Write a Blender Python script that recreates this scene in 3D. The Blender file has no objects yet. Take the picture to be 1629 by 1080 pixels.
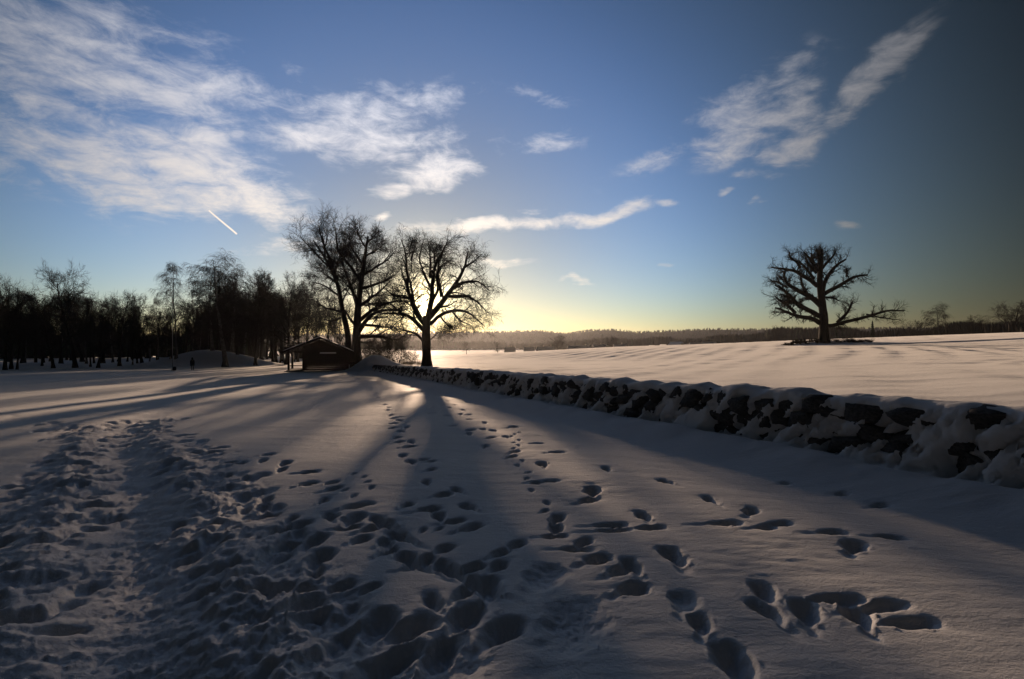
import bpy, math, random
import numpy as np
from math import radians as R, sin, cos, tan, atan, pi

random.seed(7)
rng = np.random.default_rng(7)
S = bpy.context.scene
COL = S.collection

# ------------------------------------------------------------------ camera
FPX, CXP, HOR, HC = 780.0, 814.5, 548.0, 1.6      # focal length, centre, horizon of the photograph (1629 px wide), eye height
cam = bpy.data.cameras.new('camera')
cam.sensor_width = 36.0
cam.lens = 36.0 * FPX / 1629.0
cam.shift_y = (HOR - 540.0) / 1629.0
cam.clip_start, cam.clip_end = 0.05, 9000.0
co = bpy.data.objects.new('camera', cam)
co.location = (0, 0, HC)
co.rotation_euler = (R(90), 0, 0)
COL.objects.link(co)
S.camera = co

SUN_AZ, SUN_EL = math.degrees(atan((672 - CXP) / FPX)), 4.9      # azimuth from +Y towards +X

# ------------------------------------------------------------------ exposure
S.view_settings.view_transform = 'Standard'
S.view_settings.look = 'None'
S.view_settings.gamma = 1.0
S.view_settings.use_curve_mapping = False
S.view_settings.exposure = 0.18
S.cycles.max_bounces = 6
S.cycles.diffuse_bounces = 3
S.cycles.glossy_bounces = 2
S.cycles.transmission_bounces = 2
S.cycles.volume_bounces = 1
S.cycles.transparent_max_bounces = 4
S.cycles.caustics_reflective = False
S.cycles.use_adaptive_sampling = False
S.cycles.use_denoising = True
S.cycles.denoiser = 'OPENIMAGEDENOISE'
S.cycles.denoising_input_passes = 'RGB_ALBEDO_NORMAL'
S.cycles.denoising_prefilter = 'ACCURATE'
S.cycles.sample_clamp_direct = 12.0
S.cycles.sample_clamp_indirect = 4.0

# ------------------------------------------------------------------ sun
sl = bpy.data.lights.new('sun', 'SUN')
sl.energy = 4.1
sl.angle = R(0.6)
sl.color = (1.0, 0.69, 0.46)
so = bpy.data.objects.new('sun', sl)
so.rotation_euler = (R(90 - SUN_EL), 0, R(180 - SUN_AZ) )
so.location = (0, 0, 60)
COL.objects.link(so)
SD = np.array([sin(R(SUN_AZ)) * cos(R(SUN_EL)), cos(R(SUN_AZ)) * cos(R(SUN_EL)), sin(R(SUN_EL))])

# ------------------------------------------------------------------ sky
w = bpy.data.worlds.new('World')
S.world = w
w.use_nodes = True
nt = w.node_tree
nt.nodes.clear()


class NB:
    """small helper that writes node trees"""
    def __init__(s, tree): s.t = tree
    def n(s, typ, **kw):
        x = s.t.nodes.new(typ)
        for k, v in kw.items():
            setattr(x, k, v)
        return x
    def put(s, sock, v):
        if isinstance(v, bpy.types.NodeSocket): s.t.links.new(v, sock)
        else: sock.default_value = v
    def m(s, op, a, b=0.0, c=None, clamp=False):
        x = s.n('ShaderNodeMath', operation=op, use_clamp=clamp)
        s.put(x.inputs[0], a); s.put(x.inputs[1], b)
        if c is not None: s.put(x.inputs[2], c)
        return x.outputs[0]
    def vm(s, op, a, b=None):
        x = s.n('ShaderNodeVectorMath', operation=op)
        s.put(x.inputs[0], a)
        if b is not None: s.put(x.inputs[1], b)
        return x.outputs['Value'] if op in ('LENGTH', 'DOT_PRODUCT', 'DISTANCE') else x.outputs[0]
    def mr(s, v, a, b, c, d, kind='SMOOTHSTEP'):
        x = s.n('ShaderNodeMapRange', interpolation_type=kind)
        s.put(x.inputs[0], v)
        for i, q in enumerate((a, b, c, d)): s.put(x.inputs[1 + i], q)
        return x.outputs[0]
    def noise(s, vec, scale, detail=4, rough=0.5, dist=0.0, lac=2.0):
        x = s.n('ShaderNodeTexNoise')
        if vec is not None: s.put(x.inputs['Vector'], vec)
        x.inputs['Scale'].default_value = scale
        x.inputs['Detail'].default_value = detail
        x.inputs['Roughness'].default_value = rough
        x.inputs['Distortion'].default_value = dist
        x.inputs['Lacunarity'].default_value = lac
        return x
    def mix(s, f, a, b, blend='MIX'):
        x = s.n('ShaderNodeMix', data_type='RGBA', blend_type=blend)
        s.put(x.inputs[0], f); s.put(x.inputs[6], a); s.put(x.inputs[7], b)
        return x.outputs[2]
    def comb(s, a, b, c):
        x = s.n('ShaderNodeCombineXYZ')
        s.put(x.inputs[0], a); s.put(x.inputs[1], b); s.put(x.inputs[2], c)
        return x.outputs[0]
    def ramp(s, f, stops, interp='LINEAR'):
        x = s.n('ShaderNodeValToRGB')
        x.color_ramp.interpolation = interp
        e = x.color_ramp.elements
        e[0].position, e[0].color = stops[0][0], (*stops[0][1], 1)
        e[1].position, e[1].color = stops[-1][0], (*stops[-1][1], 1)
        for p, c in stops[1:-1]:
            k = e.new(p); k.color = (*c, 1)
        s.put(x.inputs[0], f)
        return x.outputs[0]


B = NB(nt)
tc = B.n('ShaderNodeTexCoord').outputs['Generated']
sky = B.n('ShaderNodeTexSky', sky_type='NISHITA')
sky.sun_disc = False
sky.sun_elevation = R(SUN_EL)
sky.sun_rotation = R(SUN_AZ)
sky.air_density = 1.0
sky.dust_density = 0.6
sky.ozone_density = 1.6
sep = B.n('ShaderNodeSeparateXYZ'); B.put(sep.inputs[0], tc)
dx, dy, dz = sep.outputs
az = B.m('ARCTAN2', dx, dy)                       # 0 straight ahead
el = B.m('ARCSINE', dz)
sunang = B.m('ARCCOSINE', B.m('MINIMUM', B.vm('DOT_PRODUCT', tc, tuple(SD)), 1.0))


def px_dir(px, py):
    a = atan((px - CXP) / FPX)
    return a, atan((HOR - py) / FPX * cos(a))


# clear air: physical sky, darkened by hand away from the sun to cut ambient light
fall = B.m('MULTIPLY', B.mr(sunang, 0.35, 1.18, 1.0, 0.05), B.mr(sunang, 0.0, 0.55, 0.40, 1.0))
tint = B.mix(B.mr(sunang, 0.50, 1.05, 0.0, 1.0), (0.72, 1.02, 1.66, 1), (0.96, 1.06, 1.16, 1))
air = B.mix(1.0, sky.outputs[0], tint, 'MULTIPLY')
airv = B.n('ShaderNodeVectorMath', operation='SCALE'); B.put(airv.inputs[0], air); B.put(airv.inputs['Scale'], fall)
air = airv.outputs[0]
# aureole of thin ice haze round the sun, and the sun itself
aur = B.m('MULTIPLY', B.m('EXPONENT', B.m('MULTIPLY', sunang, -1 / 0.030)), 60.0)
aur2 = B.m('MULTIPLY', B.m('EXPONENT', B.m('MULTIPLY', sunang, -1 / 0.12)), 0.9)
disc = B.mr(sunang, 0.010, 0.006, 0.0, 120.0)
glow = B.vm('ADD', B.vm('ADD',
        B.mix(1.0, B.comb(aur, aur, aur), (1.0, 0.80, 0.42, 1), 'MULTIPLY'),
        B.mix(1.0, B.comb(aur2, aur2, aur2), (1.0, 0.86, 0.58, 1), 'MULTIPLY')),
        B.mix(1.0, B.comb(disc, disc, disc), (1.0, 0.85, 0.6, 1), 'MULTIPLY'))

# clouds: wisps on a high layer; the banks are placed by bearing and elevation
hz = B.m('ADD', B.m('MAXIMUM', dz, 0.0), 0.10)
layer = B.comb(B.m('DIVIDE', dx, hz), B.m('DIVIDE', dy, hz), 0.0)
mp = B.n('ShaderNodeMapping'); B.put(mp.inputs[0], layer)
mp.inputs['Rotation'].default_value = (0, 0, R(-12)); mp.inputs['Scale'].default_value = (0.75, 1.5, 1)
ae = B.comb(az, el, 0.0)
wrp = B.noise(ae, 5.0, 4, 0.6)
wv = B.n('ShaderNodeVectorMath', operation='SCALE')
B.put(wv.inputs[0], B.vm('SUBTRACT', wrp.outputs['Color'], (0.5, 0.5, 0.5))); wv.inputs['Scale'].default_value = 0.10
aew = B.vm('ADD', ae, wv.outputs[0])
aew = B.vm('MULTIPLY', aew, (1, 1, 0))
BLOBS = [  # px, py, half width, half height, tilt (deg, up to the right), strength
    (150, 90, 330, 120, 0, .80), (330, 130, 190, 75, 5, .9), (150, 240, 240, 95, -8, .95), (330, 275, 200, 70, -15, .95),
    (590, 175, 210, 42, 8, .80), (560, 225, 220, 38, 4, .85), (690, 272, 95, 34, 18, 1.15), (415, 330, 60, 48, 0, 1.15),
    (622, 308, 42, 16, 15, 1.1), (240, 305, 200, 42, -4, 1.05), (90, 190, 150, 60, -20, .9), (790, 361, 160, 17, 4, 1.3), (965, 345, 85, 17, 9, 1.0), (850, 225, 85, 22, 3, .75),
    (860, 152, 65, 16, -4, .55), (1185, 190, 100, 66, -8, 1.15), (1250, 165, 95, 66, 30, .95), (1385, 135, 120, 30, 33, 1.15),
    (1260, 235, 60, 30, 25, .95), (1210, 283, 50, 12, -5, .7), (1165, 300, 24, 7, 0, .95), (1215, 318, 22, 7, 10, .7),
    (920, 442, 42, 6, 0, .9), (800, 417, 80, 8, -3, .8), (1352, 364, 26, 8, -8, .6), (1053, 424, 22, 5, 0, .8),
    (603, 352, 17, 8, 20, .95), (470, 388, 120, 12, 10, .62), (1058, 325, 32, 9, -5, .8), (850, 333, 30, 7, 0, .6), (1040, 250, 120, 22, 20, .42)]
mask = None
for (px, py, rx, ry, tilt, st) in BLOBS:
    a, e = px_dir(px, py)
    k = cos(a) ** 2
    mpn = B.n('ShaderNodeMapping', vector_type='TEXTURE')
    B.put(mpn.inputs[0], aew)
    mpn.inputs['Location'].default_value = (a, e, 0)
    mpn.inputs['Rotation'].default_value = (0, 0, R(tilt))
    mpn.inputs['Scale'].default_value = (rx / FPX * k * 1.15, ry / FPX * max(cos(a), .5) * 1.15, 1)
    v = B.mr(B.vm('LENGTH', mpn.outputs[0]), 1.25, 0.1, 0.0, st)
    mask = v if mask is None else B.m('MAXIMUM', mask, v)
# beyond the frame the same broken cirrus goes on
far_c = B.mr(B.noise(layer, 0.35, 2, 0.5).outputs[0], 0.5, 0.7, 0.0, 0.8)
outside = B.mr(B.m('ABSOLUTE', az), 0.85, 1.15, 0.0, 1.0)
high = B.mr(el, 0.62, 0.80, 0.0, 1.0)
mask = B.m('MAXIMUM', mask, B.m('MULTIPLY', far_c, B.m('MAXIMUM', outside, high)))
f1 = B.noise(mp.outputs[0], 2.6, 10, 0.66, 0.5).outputs[0]
rot = B.n('ShaderNodeMapping'); B.put(rot.inputs[0], ae)
rot.inputs['Rotation'].default_value = (0, 0, R(-10)); rot.inputs['Scale'].default_value = (1.0, 2.4, 1)
f2 = B.noise(rot.outputs[0], 14.0, 10, 0.68, 0.4).outputs[0]
f3 = B.noise(rot.outputs[0], 4.0, 3, 0.5, 0.3).outputs[0]
f = B.m('ADD', B.m('MULTIPLY', f1, 0.25), B.m('ADD', B.m('MULTIPLY', f2, 0.45), B.m('MULTIPLY', f3, 0.30)))
dens = B.m('ADD', B.m('MULTIPLY', mask, 0.40), B.m('MULTIPLY', B.m('SUBTRACT', f, 0.5), 1.9))
cl = B.mr(dens, 0.08, 0.60, 0.0, 0.86)
cl = B.m('MULTIPLY', cl, B.mr(mask, 0.0, 0.45, 0.0, 1.0))
# vapour trail, a short bright streak
a0, e0 = px_dir(331, 334); a1, e1 = px_dir(377, 373)
mpt = B.n('ShaderNodeMapping', vector_type='TEXTURE'); B.put(mpt.inputs[0], B.vm('ADD', ae, B.vm('MULTIPLY', wv.outputs[0], (0.04, 0.04, 0))))
mpt.inputs['Location'].default_value = ((a0 + a1) / 2, (e0 + e1) / 2, 0)
mpt.inputs['Rotation'].default_value = (0, 0, math.atan2(e1 - e0, a1 - a0))
mpt.inputs['Scale'].default_value = (math.hypot(a1 - a0, e1 - e0) / 2, 0.0019, 1)
stt = B.n('ShaderNodeSeparateXYZ'); B.put(stt.inputs[0], mpt.outputs[0])
trail = B.m('MULTIPLY', B.mr(B.m('ABSOLUTE', stt.outputs[0]), 1.02, 0.94, 0.0, 1.0), B.mr(B.m('ABSOLUTE', stt.outputs[1]), 1.1, 0.4, 0.0, 1.0))
cl = B.m('MAXIMUM', cl, trail)
cb = B.mr(sunang, 0.05, 1.15, 12.0, 1.0)
ccol = B.mix(B.mr(el, 0.10, 0.55, 0.0, 1.0), (1.0, 0.86, 0.70, 1), (0.86, 0.88, 0.98, 1))
cv = B.n('ShaderNodeVectorMath', operation='SCALE'); B.put(cv.inputs[0], ccol); B.put(cv.inputs['Scale'], cb)
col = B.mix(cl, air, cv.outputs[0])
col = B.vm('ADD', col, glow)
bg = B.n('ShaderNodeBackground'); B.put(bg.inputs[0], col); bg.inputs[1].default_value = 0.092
wo = B.n('ShaderNodeOutputWorld'); nt.links.new(bg.outputs[0], wo.inputs[0])
w.cycles.sampling_method = 'MANUAL'
w.cycles.sample_map_resolution = 1024


# ------------------------------------------------------------------ helpers
def W(px, py, D):
    return np.array([(px - CXP) / FPX * D, D, HC + (HOR - py) / FPX * D])


def tag(o, label=None, cat=None, group=None, kind=None):
    if label: o['label'] = label
    if cat: o['category'] = cat
    if group: o['group'] = group
    if kind: o['kind'] = kind
    return o


def link(name, mesh, parent=None, loc=None):
    o = bpy.data.objects.new(name, mesh)
    COL.objects.link(o)
    if parent is not None: o.parent = parent
    if loc is not None: o.location = loc
    return o


def empty(name, loc, rz=0.0):
    o = bpy.data.objects.new(name, None)
    o.location = tuple(float(v) for v in loc); o.rotation_euler = (0, 0, rz)
    o.empty_display_size = 0.2
    COL.objects.link(o)
    return o


def copy_tree(o, parent=None):
    c = o.copy(); COL.objects.link(c)
    if parent is not None: c.parent = parent
    for ch in list(o.children): copy_tree(ch, c)
    return c


def mesh_np(name, V, F, mat=None, smooth=True):
    """V (n,3); F list of (m,k) index arrays"""
    me = bpy.data.meshes.new(name)
    V = np.ascontiguousarray(V, dtype=np.float32)
    F = [np.asarray(f, dtype=np.int32) for f in F if len(f)]
    me.vertices.add(len(V)); me.vertices.foreach_set('co', V.ravel())
    nl = sum(f.size for f in F); npoly = sum(len(f) for f in F)
    me.loops.add(nl); me.polygons.add(npoly)
    me.loops.foreach_set('vertex_index', np.concatenate([f.ravel() for f in F]))
    tot = np.concatenate([np.full(len(f), f.shape[1], np.int32) for f in F])
    st = np.concatenate([[0], np.cumsum(tot)[:-1]]).astype(np.int32)
    me.polygons.foreach_set('loop_start', st)
    me.polygons.foreach_set('loop_total', tot)
    me.polygons.foreach_set('use_smooth', np.full(npoly, smooth))
    me.update(calc_edges=True)
    if mat: me.materials.append(mat)
    return me


def hash2(ix, iy, seed):
    h = (ix.astype(np.int64) * 374761393 + iy.astype(np.int64) * 668265263 + seed * 1442695041) & 0xFFFFFFFF
    h = ((h ^ (h >> 13)) * 1274126177) & 0xFFFFFFFF
    return ((h ^ (h >> 16)) & 0xFFFF) / 65535.0 * 2 * pi


def pnoise(x, y, seed=0):
    x0 = np.floor(x); y0 = np.floor(y)
    fx = x - x0; fy = y - y0
    ix = x0.astype(np.int64); iy = y0.astype(np.int64)
    def g(a, b, X, Y):
        t = hash2(ix + a, iy + b, seed)
        return np.cos(t) * X + np.sin(t) * Y
    u = fx * fx * fx * (fx * (fx * 6 - 15) + 10); v = fy * fy * fy * (fy * (fy * 6 - 15) + 10)
    n0 = g(0, 0, fx, fy) * (1 - u) + g(1, 0, fx - 1, fy) * u
    n1 = g(0, 1, fx, fy - 1) * (1 - u) + g(1, 1, fx - 1, fy - 1) * u
    return (n0 * (1 - v) + n1 * v) * 1.5


def fbm(x, y, seed=0, octs=4, gain=0.5):
    a, s, t = 1.0, 0.0, 0.0
    for i in range(octs):
        s = s + a * pnoise(x * 2 ** i + 17.3 * i, y * 2 ** i - 9.1 * i, seed + i); t += a; a *= gain
    return s / t


def sm(x, a, b):
    t = np.clip((x - a) / (b - a), 0, 1)
    return t * t * (3 - 2 * t)


# ------------------------------------------------------------------ terrain shape
WN = np.array([0.921, 0.389]); WU = np.array([-0.389, 0.921]); WL = 8.4   # wall line: normal, direction, distance


def g_left(x, y):
    t = 0.0295 * y
    z = -t / (1 + np.abs(t / 2.7) ** 6) ** (1 / 6)
    return z


CTL = [(680, 582, 62), (700, 573, 90), (700, 568, 150), (760, 562.6, 190), (850, 559.6, 200), (900, 557.6, 200), (1000, 551.6, 190),
       (1100, 548.6, 180), (1200, 544.5, 175), (1300, 540, 170), (1400, 537, 170), (1500, 533, 170), (1629, 529, 170),
       (900, 575, 90), (1100, 570, 80), (1300, 560, 70), (1310, 546, 108), (1500, 553, 75), (1629, 553, 75),
       (1000, 600, 35), (1200, 600, 28), (1400, 610, 20), (1629, 612, 16), (780, 585, 50),
       (640, 570, 225), (760, 567, 225), (850, 563, 230), (900, 562, 235), (1000, 556, 230), (1100, 552, 225), (1200, 547, 215), (1300, 543, 210)]
_c = [W(*c) for c in CTL]
for s_ in (-8, 0, 6, 12, 20, 30, 42, 55):
    p = WN * (WL + 1.2) + WU * s_
    _c.append(np.array([p[0], p[1], float(g_left(p[0], p[1])) + 0.32]))
_c += [np.array(v, float) for v in ((60, 10, .9), (150, 60, 5), (100, -50, .5), (260, 150, 8), (300, 0, 5), (30, -20, .4), (20, -60, .5), (180, -140, 1),
                                    (-30, 95, -2.2), (-45, 130, -2.4), (-50, 190, -3))]
_c = np.array(_c)
def _lc(x, y):
    r = np.sqrt(x * x + y * y) + 1e-6
    return np.arctan2(x, y) * 1.6, np.log(r)
_cu, _cv = _lc(_c[:, 0], _c[:, 1])
def _k(r2): return 0.5 * r2 * np.log(r2 + 1e-12)
_n = len(_c)
_A = np.zeros((_n + 3, _n + 3))
_A[:_n, :_n] = _k((_cu[:, None] - _cu) ** 2 + (_cv[:, None] - _cv) ** 2) + np.eye(_n) * 0.004
_A[:_n, _n] = 1; _A[:_n, _n + 1] = _cu; _A[:_n, _n + 2] = _cv; _A[_n:, :_n] = _A[:_n, _n:].T
_sol = np.linalg.solve(_A, np.concatenate([_c[:, 2], [0, 0, 0]]))


def g_right(x, y):
    u, v = _lc(x, y)
    z = _sol[_n] + _sol[_n + 1] * u + _sol[_n + 2] * v
    for i in range(_n):
        z = z + _sol[i] * _k((u - _cu[i]) ** 2 + (v - _cv[i]) ** 2)
    return z


MOUNDS = [  # px, D, half width, half depth, height
    (325, 98, 8.5, 5.0, 2.9), (385, 96, 6.0, 3.0, 1.1), (586, 64, 1.9, 2.6, 1.55), (600, 67, 2.6, 2.2, 1.3), (560, 74, 3.5, 3.5, 0.6),
    (60, 88, 7.0, 3.0, 0.7), (1310, 105.5, 7.5, 1.8, 0.55)]


def ground(x, y):
    x = np.asarray(x, float); y = np.asarray(y, float)
    q = x * WN[0] + y * WN[1] - WL
    s = x * WU[0] + y * WU[1]
    zl = g_left(x, y)
    zr = np.clip(g_right(x, y), -8, 11)
    wd = 0.35 + 9.0 * sm(s, 62, 85)
    wgt = sm(q, -wd, wd)
    wgt = np.where(y < -4, wgt * sm(y, -40, -4) + (1 - sm(y, -40, -4)) * sm(q, 0, 30), wgt)
    z = zl * (1 - wgt) + zr * wgt
    r = np.sqrt(x * x + y * y)
    z = z * (1 - sm(r, 205, 300)) + (-6.0) * sm(r, 205, 300)
    for (px, D, hw, hd, h) in MOUNDS:
        c = W(px, 0, D)
        z = z + h * np.exp(-(((x - c[0]) / hw) ** 2 + ((y - c[1]) / hd) ** 2))
    return z


def gz(x, y):
    return float(ground(np.array([x]), np.array([y]))[0])


def on_ground(px, py):
    D = HC / ((py - HOR) / FPX - 0.0295)
    return (px - CXP) / FPX * D, D


# ------------------------------------------------------------------ materials
def mat_new(name):
    m = bpy.data.materials.new(name); m.use_nodes = True
    m.node_tree.nodes.clear()
    return m, NB(m.node_tree)


def finish(m, b, bsdf, disp=None):
    o = b.n('ShaderNodeOutputMaterial'); m.node_tree.links.new(bsdf, o.inputs[0])
    return m


def principled(b, color, rough=0.8, spec=0.3, normal=None):
    p = b.n('ShaderNodeBsdfPrincipled')
    b.put(p.inputs['Base Color'], color if isinstance(color, bpy.types.NodeSocket) else (*color, 1))
    b.put(p.inputs['Roughness'], rough)
    p.inputs['Specular IOR Level'].default_value = spec
    if normal is not None: b.put(p.inputs['Normal'], normal)
    return p


def bump(b, h, strength, dist):
    x = b.n('ShaderNodeBump'); x.inputs['Strength'].default_value = strength; x.inputs['Distance'].default_value = dist
    b.put(x.inputs['Height'], h)
    return x.outputs[0]


def snow_mat(name, fine=1.0):
    m, b = mat_new(name)
    tcn = b.n('ShaderNodeTexCoord').outputs['Object']
    n1 = b.noise(tcn, 260.0, 3, 0.7).outputs[0]
    n2 = b.noise(b.vm('MULTIPLY', tcn, (0.5, 1.0, 1.0)), 14.0, 6, 0.6).outputs[0]
    n3 = b.noise(b.vm('MULTIPLY', tcn, (0.35, 1.0, 1.0)), 2.2, 5, 0.55).outputs[0]
    n4 = b.noise(tcn, 48.0, 4, 0.65).outputs[0]
    h = b.m('ADD', b.m('ADD', b.m('MULTIPLY', n1, 0.0018), b.m('MULTIPLY', n4, 0.0060 * fine)), b.m('ADD', b.m('MULTIPLY', n2, 0.010 * fine), b.m('MULTIPLY', n3, 0.02 * fine)))
    nrm = bump(b, h, 1.0, 1.0)
    tint = b.mix(n3, (0.60, 0.605, 0.62, 1), (0.68, 0.683, 0.695, 1))
    p = principled(b, tint, 0.78, 0.18, nrm)
    p.inputs['IOR'].default_value = 1.31
    p.inputs['Sheen Weight'].default_value = 0.36
    p.inputs['Sheen Roughness'].default_value = 0.35
    g = b.n('ShaderNodeBsdfGlossy'); g.inputs['Color'].default_value = (0.95, 0.95, 0.97, 1); g.inputs['Roughness'].default_value = 0.6
    b.put(g.inputs['Normal'], nrm)
    mx = b.n('ShaderNodeMixShader'); mx.inputs[0].default_value = 0.045
    m.node_tree.links.new(p.outputs[0], mx.inputs[1]); m.node_tree.links.new(g.outputs[0], mx.inputs[2])
    return finish(m, b, mx.outputs[0])


def noisy_mat(name, c0, c1, scale=6.0, rough=0.85, spec=0.2, bs=0.5, bd=0.02, stretch=(1, 1, 1)):
    m, b = mat_new(name)
    tcn = b.vm('MULTIPLY', b.n('ShaderNodeTexCoord').outputs['Object'], stretch)
    n1 = b.noise(tcn, scale, 6, 0.65).outputs[0]
    c = b.mix(b.mr(n1, 0.3, 0.7, 0, 1), (*c0, 1), (*c1, 1))
    return finish(m, b, principled(b, c, rough, spec, bump(b, n1, bs, bd)).outputs[0])


M_SNOW = snow_mat('snow')
M_SNOWF = snow_mat('wall_snow', 0.7)
M_BARK = noisy_mat('bark', (0.010, 0.008, 0.007), (0.026, 0.021, 0.017), 5.0, 0.9, 0.15, 0.6, 0.03, (1, 1, 0.25))
M_BIRCH = noisy_mat('birch_bark', (0.03, 0.028, 0.026), (0.10, 0.095, 0.09), 3.0, 0.85, 0.2, 0.3, 0.01, (1, 1, 0.6))
M_TWIG = noisy_mat('twigs', (0.012, 0.010, 0.009), (0.024, 0.020, 0.016), 2.0, 0.9, 0.1, 0.0, 0.01)
M_STONE = noisy_mat('granite', (0.030, 0.030, 0.032), (0.11, 0.105, 0.10), 7.0, 0.85, 0.3, 0.8, 0.02)
M_WOOD = noisy_mat('tarred_timber', (0.005, 0.004, 0.0035), (0.014, 0.010, 0.008), 4.0, 0.8, 0.2, 0.5, 0.02, (1, 1, 6))
M_CONIFER = noisy_mat('conifer', (0.018, 0.026, 0.016), (0.040, 0.050, 0.030), 1.0, 0.95, 0.1, 0.0, 0.01)
M_WOODS = noisy_mat('bare_woods', (0.020, 0.018, 0.016), (0.045, 0.038, 0.032), 0.2, 0.95, 0.1, 0.0, 0.01)
M_WALLP = noisy_mat('house_wall', (0.16, 0.06, 0.04), (0.24, 0.09, 0.06), 2.0, 0.8)
M_WALLW = noisy_mat('pale_wall', (0.55, 0.50, 0.42), (0.66, 0.62, 0.55), 2.0, 0.8)
M_CLOTH = noisy_mat('dark_cloth', (0.012, 0.012, 0.016), (0.03, 0.03, 0.036), 8.0, 0.9)
M_SKIN = noisy_mat('skin', (0.40, 0.24, 0.17), (0.48, 0.29, 0.2), 8.0, 0.6)
M_METAL = noisy_mat('painted_pole', (0.10, 0.10, 0.11), (0.18, 0.18, 0.19), 8.0, 0.4, 0.5, 0.05)
M_DRY = noisy_mat('dry_stalk', (0.22, 0.16, 0.08), (0.36, 0.27, 0.15), 8.0, 0.8)
M_PLANK = noisy_mat('weathered_plank', (0.30, 0.28, 0.25), (0.42, 0.40, 0.36), 8.0, 0.8)

# ------------------------------------------------------------------ ground sheet with footprints
def build_ground():
    # rows: radial distances, dense where the camera sees them large
    r = [0.25, 0.6, 0.95, 1.25]
    while r[-1] < 220:
        r.append(r[-1] + min(max(0.0104 * (r[-1] / 2.4) ** 1.5, 0.006), 0.9))
    while r[-1] < 2450:
        r.append(r[-1] * 1.05 + 1.0)
    r = np.array(r)
    th = np.concatenate([np.arange(-180, -54, 3.0), np.arange(-54, -48, 0.5), np.linspace(-48, 48, 700), np.arange(48.5, 54.5, 0.5), np.arange(57, 180, 3.0)])
    th = np.radians(th)
    nr, nth = len(r), len(th)
    X = (r[:, None] * np.sin(th)[None, :]); Y = (r[:, None] * np.cos(th)[None, :])
    Z = ground(X, Y)
    near = (r < 240)[:, None] & np.ones(nth, bool)[None, :]
    nrow = int((r < 240).sum())
    x = X[:nrow]; y = Y[:nrow]; rr = r[:nrow, None]
    q = x * WN[0] + y * WN[1] - WL
    s = x * WU[0] + y * WU[1]
    add = np.zeros_like(x)
    # soft undulation and wind ripples
    add += 0.045 * fbm(x * 0.22, y * 0.30, 3, 3)
    rip = fbm(x * 0.55 + 0.3 * fbm(x * .4, y * .4, 5, 2), y * 2.6, 11, 4, 0.55)
    fade = np.minimum(1.0, 14 / np.maximum(rr, 1)) ** 0.3
    add += 0.011 * rip * fade * (0.3 + sm(fbm(x * .3, y * .35, 13, 2), -.3, .4))
    rip2 = pnoise(x * 1.1, y * 0.9, 23)
    add += 0.012 * np.maximum(rip2, 0) * fbm(x * 3, y * 9, 31, 2)
    # plough lines and drift marks across the field behind the wall
    fm = sm(q, 2.0, 8.0) * (1 - sm(rr, 190, 230))
    fa = np.arctan2(x - 40, 260 - y)                 # lines fan out from the far side
    fur = np.sin((x * 0.85 - y * 0.53 + 3.5 * fbm(x * .02, y * .02, 41, 2)) * 2 * pi / 4.6)
    fm2 = sm(fbm(x * .018, y * .02, 47, 2), -0.25, 0.25)
    add += fm * (0.045 * fur * fm2 + 0.10 * fbm(x * 0.05, y * 0.10, 43, 3) + 0.06 * fbm(x * 0.13, y * 0.5, 45, 4))
    arc = np.sqrt((x - 62) ** 2 + ((y - 26) * 1.6) ** 2)
    add += fm * 0.045 * np.sin(arc * 2 * pi / 3.0) * 1.4 * np.exp(-((arc - 22) / 8) ** 2)
    # small field edge: long low ledge right of the lone oak
    c = W(1500, 551, 100)
    add += -0.28 * np.exp(-((y - 96 - (x - 80) * 0.05) / 1.2) ** 2) * sm(x, 58, 72)
    # drift along the foot of the wall on the camera side
    wl = sm(s, -10, -4) * (1 - sm(s, 60, 68))
    add += wl * (0.16 * np.exp(-((q + 1.15) / 0.55) ** 2) * (1 + 0.8 * fbm(s * .7, q * .5, 51, 3)) - 0.10 * np.exp(-((q + 2.6) / 0.9) ** 2))
    # scattered random unevenness
    z = Z[:nrow] + add

    # ---- trodden area on the left
    def px2w(lst): return np.array([on_ground(a, b_) for a, b_ in lst])
    poly = px2w([(700, 1180), (640, 1080), (590, 980), (520, 885), (455, 812), (415, 760), (385, 720), (330, 700), (262, 686), (300, 664), (225, 664),
                 (150, 676), (60, 668), (0, 655), (-20, 668), (70, 690), (85, 712), (40, 755), (-20, 800), (-120, 900), (-220, 1080), (-300, 1180)])
    rmax = 40.0
    m = int((r < rmax).sum())
    xs = x[:m] + 0.12 * fbm(x[:m] * 1.3, y[:m] * 1.3, 61, 3) * 2; ys = y[:m] + 0.25 * fbm(x[:m] * 1.1, y[:m] * 1.1, 67, 3) * 2
    dist = np.full(xs.shape, 1e9); inside = np.zeros(xs.shape, bool)
    n = len(poly)
    for i in range(n):
        ax, ay = poly[i]; bx, by = poly[(i + 1) % n]
        ex, ey = bx - ax, by - ay
        t = np.clip(((xs - ax) * ex + (ys - ay) * ey) / (ex * ex + ey * ey), 0, 1)
        dist = np.minimum(dist, (xs - ax - t * ex) ** 2 + (ys - ay - t * ey) ** 2)
        cr = ((ay > ys) != (by > ys)) & (xs < (bx - ax) * (ys - ay) / (by - ay + 1e-9) + ax)
        inside ^= cr
    sd = np.where(inside, -1, 1) * np.sqrt(dist)
    tro = np.zeros_like(z); tro[:m] = sm(-sd, -0.10, 0.30)
    # centre line of the packed path
    def polyline_dist(pts, X_, Y_):
        d = np.full(X_.shape, 1e9)
        for i in range(len(pts) - 1):
            ax, ay = pts[i]; bx, by = pts[i + 1]; ex, ey = bx - ax, by - ay
            t = np.clip(((X_ - ax) * ex + (Y_ - ay) * ey) / (ex * ex + ey * ey + 1e-9), 0, 1)
            d = np.minimum(d, (X_ - ax - t * ex) ** 2 + (Y_ - ay - t * ey) ** 2)
        return np.sqrt(d)
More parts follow.
